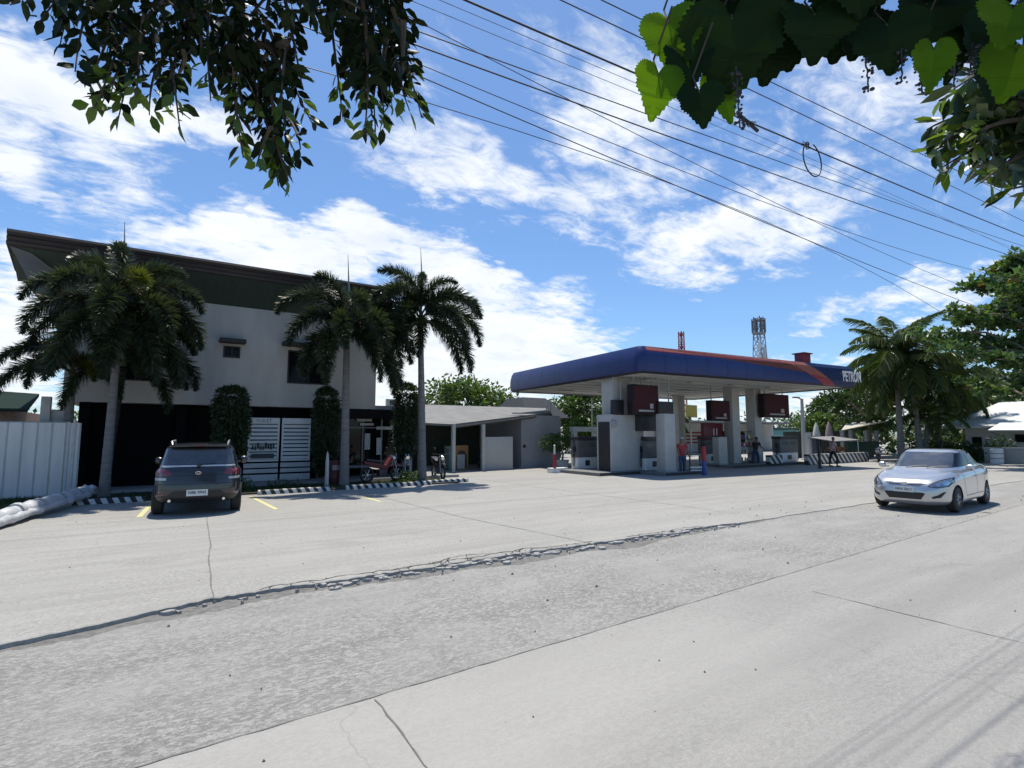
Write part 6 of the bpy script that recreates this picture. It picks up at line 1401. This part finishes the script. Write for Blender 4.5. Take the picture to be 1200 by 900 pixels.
cable('thin cable crossing over the bundled one left of centre', [(490, 25), (667, 117), (1140, 340)], 2.517, 0.0024)
cable('thin cable ending at the big broad-leaved tree, second lowest', [(460, 62), (673, 150), (1155, 320)], 2.607, 0.0026)
cable('lowest long cable, running to the broad-leaved tree', [(470, 80), (673, 167), (1120, 350)], 2.674, 0.0033)
cable('short-looking lowest cable at the left that merges with the next above it', [(490, 117), (590, 148), (690, 181)], 2.742, 0.0026)
cable('faint thin cable close under the thickest one, upper of two', [(515, 0), (737, 94), (1195, 297)], 2.180, 0.0015)
cable('faint thin cable close under the thickest one, lower of two', [(480, 0), (743, 108), (1190, 292)], 2.225, 0.0015)
cable('upper cable passing behind the vine leaves, lower of the top pair', [(657, 0), (767, 52), (1195, 257)], 2.023, 0.0033)
cable('topmost cable passing behind the vine leaves', [(705, 0), (870, 80), (1195, 234)], 1.978, 0.0033)
lp = thing('cable_loop', 'small coil of cable hanging from the thickest overhead cable', 'cable', tuple(PV(945, 170, 2.235)))
c_ = PV(952, 187, 2.235) - PV(945, 170, 2.235); rr_ = 15.5 * PV(952, 187, 2.235).length / 690
MB().tube([(c_.x + rr_ * math.cos(t * .262 + 1.9), c_.y, c_.z + rr_ * 1.0 * math.sin(t * .262 + 1.9)) for t in range(23)], .0056, n=6).build('coil', CABLE, lp)
tie = MB(); rj = random.Random(3)
for k in range(12): tie.tube([(rj.uniform(-.05, .05), rj.uniform(-.02, .02), rj.uniform(-.02, .02)), (rj.uniform(-.06, .06), rj.uniform(-.02, .02), rj.uniform(-.03, .03))], .004, n=4)
tie.build('binding', CABLE, lp)
kn = thing('cable_knot', 'knotted black splice on the thickest cable below the dangling vine', 'cable', tuple(PV(876, 143, 2.248))); tie = MB()
for k in range(16): tie.tube([(rj.uniform(-.10, .10), rj.uniform(-.02, .02), rj.uniform(-.02, .02)), (rj.uniform(-.12, .12), rj.uniform(-.02, .02), rj.uniform(-.035, .035))], .004, n=4)
tie.build('wrapping', CABLE, kn); MB().tube([(-.13, 0, .03), (.13, 0, -.03)], .013, n=8).build('sleeve', CABLE, kn)

# ------------------------------------------------------------------ foliage hanging overhead
def leaf_mesh(P, D, Nrm, L, W, rs, fold=.25):
    """pointed, folded leaves: 8 triangles each; D = midrib direction, Nrm = rough facing"""
    n = len(P); D = D / (np.linalg.norm(D, axis=1)[:, None] + 1e-9); A = np.cross(D, Nrm); A /= np.linalg.norm(A, axis=1)[:, None] + 1e-9; Q = np.cross(A, D)
    l = L[:, None]; w = W[:, None] / 2; cv = rs.uniform(-.12, .22, n)[:, None] * l
    def pt(t, s_, up_): return P + D * l * t + A * w * s_ + Q * (w * up_ * fold * 2) - Q * cv * t * t
    vs_ = [pt(0, 0, 0), pt(.28, .85, .5), pt(.28, 0, 0), pt(.28, -.85, .5), pt(.62, .9, .5), pt(.62, 0, 0), pt(.62, -.9, .5), pt(1, 0, 0)]
    V = np.stack(vs_, 1).reshape(-1, 3); T = np.array([(0, 1, 2), (0, 2, 3), (2, 1, 4), (2, 4, 5), (3, 2, 5), (3, 5, 6), (5, 4, 7), (6, 5, 7)]); F = (T[None] + (np.arange(n) * 8)[:, None, None]).reshape(-1, 3); return V, F
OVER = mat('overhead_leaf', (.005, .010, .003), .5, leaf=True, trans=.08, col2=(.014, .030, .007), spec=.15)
OVER2 = mat('glossy_leaf', (.012, .025, .008), .3, leaf=True, trans=.10, col2=(.032, .060, .018), spec=.5)
camdir = -FW
SUNTIP = mat('sunlit_tip_leaf', (.035, .075, .012), .4, leaf=True, trans=.35, col2=(.085, .14, .025))  # sunlight on the twig tips, put into a lighter leaf colour
def hanging_tree(label, mass, twigs, m, depth, leafpx, seed, per_px, n_mass, whorl=False, name='overhanging_tree', wl=.5, lim=None):
    rs = np.random.default_rng(seed); rj = random.Random(seed); o = thing(name, label, 'tree'); P = []; D = []; young = []; wood = MB(); L0 = leafpx * depth / FPX  # young flags the tip leaves that get the sun-lit colour
    for (x0, y0, x1, y1) in twigs:
        d0 = depth + rj.uniform(-.25, .35); d1 = depth + rj.uniform(-.3, .25); a = np.array(PZ(x0, y0, d0)); c = np.array(PZ(x1, y1, d1)); mid = (a + c) / 2 + np.array([rj.uniform(-.06, .06), rj.uniform(-.06, .06), rj.uniform(.0, .12)])
        plen = math.hypot(x1 - x0, y1 - y0); pts = [(1 - t) ** 2 * a + 2 * t * (1 - t) * mid + t * t * c for t in np.linspace(0, 1, 13)]; wood.tube([tuple(q) for q in pts], [.010 * (1 - .75 * k / 12) for k in range(13)], n=5)
        nn = int(plen * per_px)
        for k in range(nn):
            t = ((k + .5) / nn) ** .8; q = (1 - t) ** 2 * a + 2 * t * (1 - t) * mid + t * t * c; tg = 2 * (1 - t) * (mid - a) + 2 * t * (c - mid); tg /= np.linalg.norm(tg)
            r_ = rs.normal(0, 1, 3); r_ -= tg * (r_ @ tg); r_ /= np.linalg.norm(r_); P.append(q + r_ * rs.uniform(0, .02)); D.append(r_ * .9 + tg * .6 + np.array([0, 0, -.45])); young.append(t > .72 and y1 > 90 and rj.random() < .6)  # the flag picks tip leaves that get the sun-lit colour
    for (x0, x1, y0, y1, da, db, cnt) in mass:
        for k in range(cnt):
            P.append(np.array(PZ(rj.uniform(x0, x1), rj.uniform(y0, y1), rj.uniform(da, db)))); d = rs.normal(0, .6, 3); d[2] -= .7; D.append(d)
        for k in range(max(3, cnt // 70)):
            a = np.array(PZ(rj.uniform(x0, x1), y0, rj.uniform(da, db))); c = np.array(PZ(rj.uniform(x0, x1), rj.uniform(y0 * .3 + y1 * .7, y1), rj.uniform(da, db))); wood.tube([tuple(a), tuple((a + c) / 2 + np.array([0, 0, .05])), tuple(c)], [.016, .012, .005], n=5)
    P = np.array(P); D = np.array(D); n = len(P); Nr = rs.normal(0, .7, (n, 3)) + np.array([0, 0, .9]) + camdir * .4; L = L0 * rs.uniform(.7, 1.2, n); V, F = leaf_mesh(P, D, Nr, L, L * wl, rs); yg = np.repeat(np.array(young + [False] * (n - len(young))), 8); raw('leaves', V, F[~yg], m, o, True)  # yg: faces of the tip leaves that get the sun-lit colour
    if yg.any(): raw('sunlit_tip_leaves', V, F[yg], SUNTIP, o, True)
    wood.build('branch', TWIG, o); return o
tl_ = [(150, -40, 110, 128), (200, -30, 138, 142), (190, 20, 210, 146), (230, -30, 207, 92), (250, -20, 247, 118), (280, -40, 273, 150), (270, 20, 329, 205), (295, 90, 326, 218), (290, 60, 350, 190), (275, 80, 285, 185), (310, 20, 366, 145), (330, -20, 354, 100), (380, -30, 402, 140), (420, -30, 427, 158), (440, -20, 440, 156), (430, 10, 494, 138), (450, -40, 482, 75), (430, -50, 484, 30), (460, 10, 486, 110), (130, -40, 88, 84), (110, -50, 46, 26), (120, -40, 70, 55), (100, -40, 12, 6), (130, 0, 100, 100), (170, 10, 160, 110), (300, 20, 300, 140), (400, 20, 415, 110), (450, 40, 460, 130), (255, 40, 262, 100), (340, 40, 330, 130), (225, 10, 190, 120), (180, 30, 130, 110), (420, 30, 450, 150), (410, 0, 432, 120), (455, 30, 480, 130), (310, 80, 318, 190), (330, 130, 352, 175), (300, 120, 330, 180), (318, 150, 300, 195), (322, 160, 338, 212), (280, 30, 282, 120), (200, 60, 175, 135), (160, 40, 120, 120), (215, 60, 200, 100)]
hanging_tree('dark leafy tree boughs hanging into the top left of the photo', [(60, 470, -90, 24, 2.0, 2.9, 1050), (110, 300, 20, 58, 2.1, 2.7, 190), (250, 345, 50, 95, 2.1, 2.6, 110), (405, 475, 25, 95, 2.1, 2.6, 160), (0, 560, -400, -80, 2.0, 3.0, 2600)], tl_, OVER, 2.35, 19.5, 101, .25, 0)  # the last leaf mass is unseen, added above the view to block light
rb_ = [(1230, 140, 1086, 152), (1230, 150, 1084, 180), (1230, 110, 1100, 118), (1230, 160, 1098, 200), (1220, 170, 1122, 190), (1230, 180, 1150, 214), (1220, 170, 1168, 200), (1230, 100, 1135, 88), (1220, 90, 1118, 104), (1230, 130, 1112, 140), (1230, 140, 1130, 165), (1230, 120, 1150, 120), (1260, 215, 1178, 223), (1225, 150, 1180, 190), (1235, 100, 1165, 80), (1230, 120, 1108, 168), (1240, 130, 1170, 150), (1240, 200, 1192, 205)]
hanging_tree('glossy narrow-leaved bough entering at the upper right edge below the vine', [(1150, 1260, 80, 185, 1.55, 2.0, 330), (1210, 1330, 0, 230, 1.5, 2.1, 260)], rb_, OVER2, 1.75, 30, 102, .26, 0, wl=.34)
# broad toothed vine leaves close overhead
VINE = mat('vine_leaf', (.040, .100, .004), .6, leaf=True, trans=.42, col2=(.075, .150, .006), spec=.15); VIND = mat('vine_leaf_shaded', (.005, .016, .004), .6, leaf=True, trans=.06, col2=(.009, .025, .005), spec=.1)  # lit and shaded copies of one leaf, the shade put into the colour
def vine_leaf_outline():
    pts = []
    key = [(-90, .10), (-70, .42), (-45, .55), (-20, .58), (0, .62), (18, .56), (35, .66), (55, .62), (72, .78), (84, .95), (90, 1.08)]
    for i in range(45):
        a = -88 + 178 * i / 44; r_ = np.interp(a, [k[0] for k in key], [k[1] for k in key]); r_ *= 1 + .035 * (1 if i % 2 else -1); pts.append((r_ * math.cos(R(a)), r_ * math.sin(R(a))))
    return pts
VLO = vine_leaf_outline()
def vine_leaf(b, c, down, facing, w, h, rj):
    """fan of triangles from the midrib: right half and left half, cupped a little; +y of the outline is the tip"""
    D = Vector(down).normalized(); Nn = Vector(facing); A = D.cross(Nn).normalized(); Q = A.cross(D); c = Vector(c); cup = rj.uniform(.10, .28); ph = rj.uniform(0, 6)
    for sg in (1, -1):
        rib = []; edge = []
        for (x, y) in VLO:
            z = cup * x * x * 1.2 + .04 * math.sin(9 * y + ph) * x - .10 * y * y; edge.append(c + A * (sg * x * w * .8) + D * (y * h * .55) + Q * (z * w))
            yy = max(-.12, y); rib.append(c + D * (yy * h * .55) + Q * (-.10 * yy * yy * w))
        n = len(edge); o_ = len(b.v); mids = [r_.lerp(e, .5) + Q * (-.02 * w) for r_, e in zip(rib, edge)]
        b.add(rib + mids + edge, [(i, i + 1, n + i + 1, n + i) for i in range(n - 1)] + [(n + i, n + i + 1, 2 * n + i + 1, 2 * n + i) for i in range(n - 1)])
def vine():
    rj = random.Random(5); o = thing('overhanging_vine', 'broad-leaved climbing vine with toothed leaves hanging over the top right', 'vine'); up_ = Vector(UP); rt_ = Vector(_r); fc = -Vector(FW)
    lb = MB(); db = MB(); wood = MB()
    def put(b, x, y, wpx, hpx, rot, depth, tilt=.25):
        s_ = depth / FPX; dn = -up_ * math.cos(R(rot)) + rt_ * math.sin(R(rot)) + fc * rj.uniform(-tilt, tilt); f = fc + rt_ * rj.uniform(-tilt, tilt) + up_ * rj.uniform(-tilt, tilt); c = PZ(x, y, depth); vine_leaf(b, c, dn, f, wpx * s_, hpx * s_, rj)
        st = c - dn.normalized() * hpx * s_ * .05; wood.tube([tuple(st), tuple(st + Vector((0, 0, .05)) + fc * -.03), tuple(st + Vector((0, 0, .14)) + rt_ * .03)], .0022, n=4)
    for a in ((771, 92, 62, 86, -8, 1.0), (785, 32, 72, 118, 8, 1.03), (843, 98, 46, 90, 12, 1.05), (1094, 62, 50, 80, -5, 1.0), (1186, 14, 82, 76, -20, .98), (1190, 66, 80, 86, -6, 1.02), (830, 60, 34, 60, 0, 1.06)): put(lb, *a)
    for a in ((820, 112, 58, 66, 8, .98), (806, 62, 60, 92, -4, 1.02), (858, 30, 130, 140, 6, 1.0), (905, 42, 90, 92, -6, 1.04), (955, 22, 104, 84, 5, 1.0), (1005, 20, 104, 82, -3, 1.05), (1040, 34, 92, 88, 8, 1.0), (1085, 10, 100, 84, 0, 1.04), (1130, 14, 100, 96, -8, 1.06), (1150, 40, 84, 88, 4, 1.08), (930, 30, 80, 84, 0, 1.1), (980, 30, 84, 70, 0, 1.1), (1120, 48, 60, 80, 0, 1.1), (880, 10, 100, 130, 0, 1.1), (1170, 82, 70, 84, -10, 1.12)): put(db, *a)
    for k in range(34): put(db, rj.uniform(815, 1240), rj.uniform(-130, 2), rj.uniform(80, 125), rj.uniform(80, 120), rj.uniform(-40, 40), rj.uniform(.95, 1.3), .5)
    for k in range(50): put(db, rj.uniform(830, 1300), rj.uniform(-420, -100), rj.uniform(90, 140), rj.uniform(90, 140), rj.uniform(-60, 60), rj.uniform(.9, 1.5), .6)  # unseen leaves above the view, added to shade those below
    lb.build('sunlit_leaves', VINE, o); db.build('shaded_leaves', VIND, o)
    for pts in ([(760, -60, 1.1), (860, -20, 1.1), (1000, -10, 1.12), (1130, 0, 1.1), (1240, 20, 1.1)], [(900, -80, 1.2), (1000, -40, 1.2), (1150, -30, 1.15), (1260, -60, 1.1)]): wood.tube([tuple(PZ(*p)) for p in pts], .007, n=6)
    wood.build('leaf_stalks', TWIG, o)['kind'] = 'stuff'
    BER = mat('dark_berries', (.03, .03, .035), .4)
    for (x, y0, x1, y1, d) in ((863, 78, 867, 150, 1.0), (1014, 62, 1018, 108, 1.02), (1056, 40, 1057, 96, 1.0), (1074, 50, 1081, 110, 1.02), (1120, 55, 1118, 98, 1.05), (1140, 50, 1137, 86, 1.05), (1082, 35, 1079, 70, 1.04)):
        bb = MB(); n = int((y1 - y0) / 3.2); pts = [PZ(x + (x1 - x) * k / n + rj.uniform(-1, 1), y0 + (y1 - y0) * k / n, d) for k in range(n + 1)]; bb.tube([tuple(q) for q in pts], .0016, n=4)
        for k, q in enumerate(pts[2:]):
            if rj.random() < .25: continue
            for s_ in range(2):
                t = rj.uniform(0, 6.28); r_ = .0036 * rj.uniform(.6, 1.25); cc = q + Vector((math.cos(t), math.sin(t), rj.uniform(-.4, .4))) * .0075; bb.lathe([(0, -r_), (r_ * .85, -r_ * .4), (r_ * .85, r_ * .4), (0, r_)], c=tuple(cc), n=6)
        bb.build('berry_string', BER, o)
vine()
bpy.context.view_layer.update()
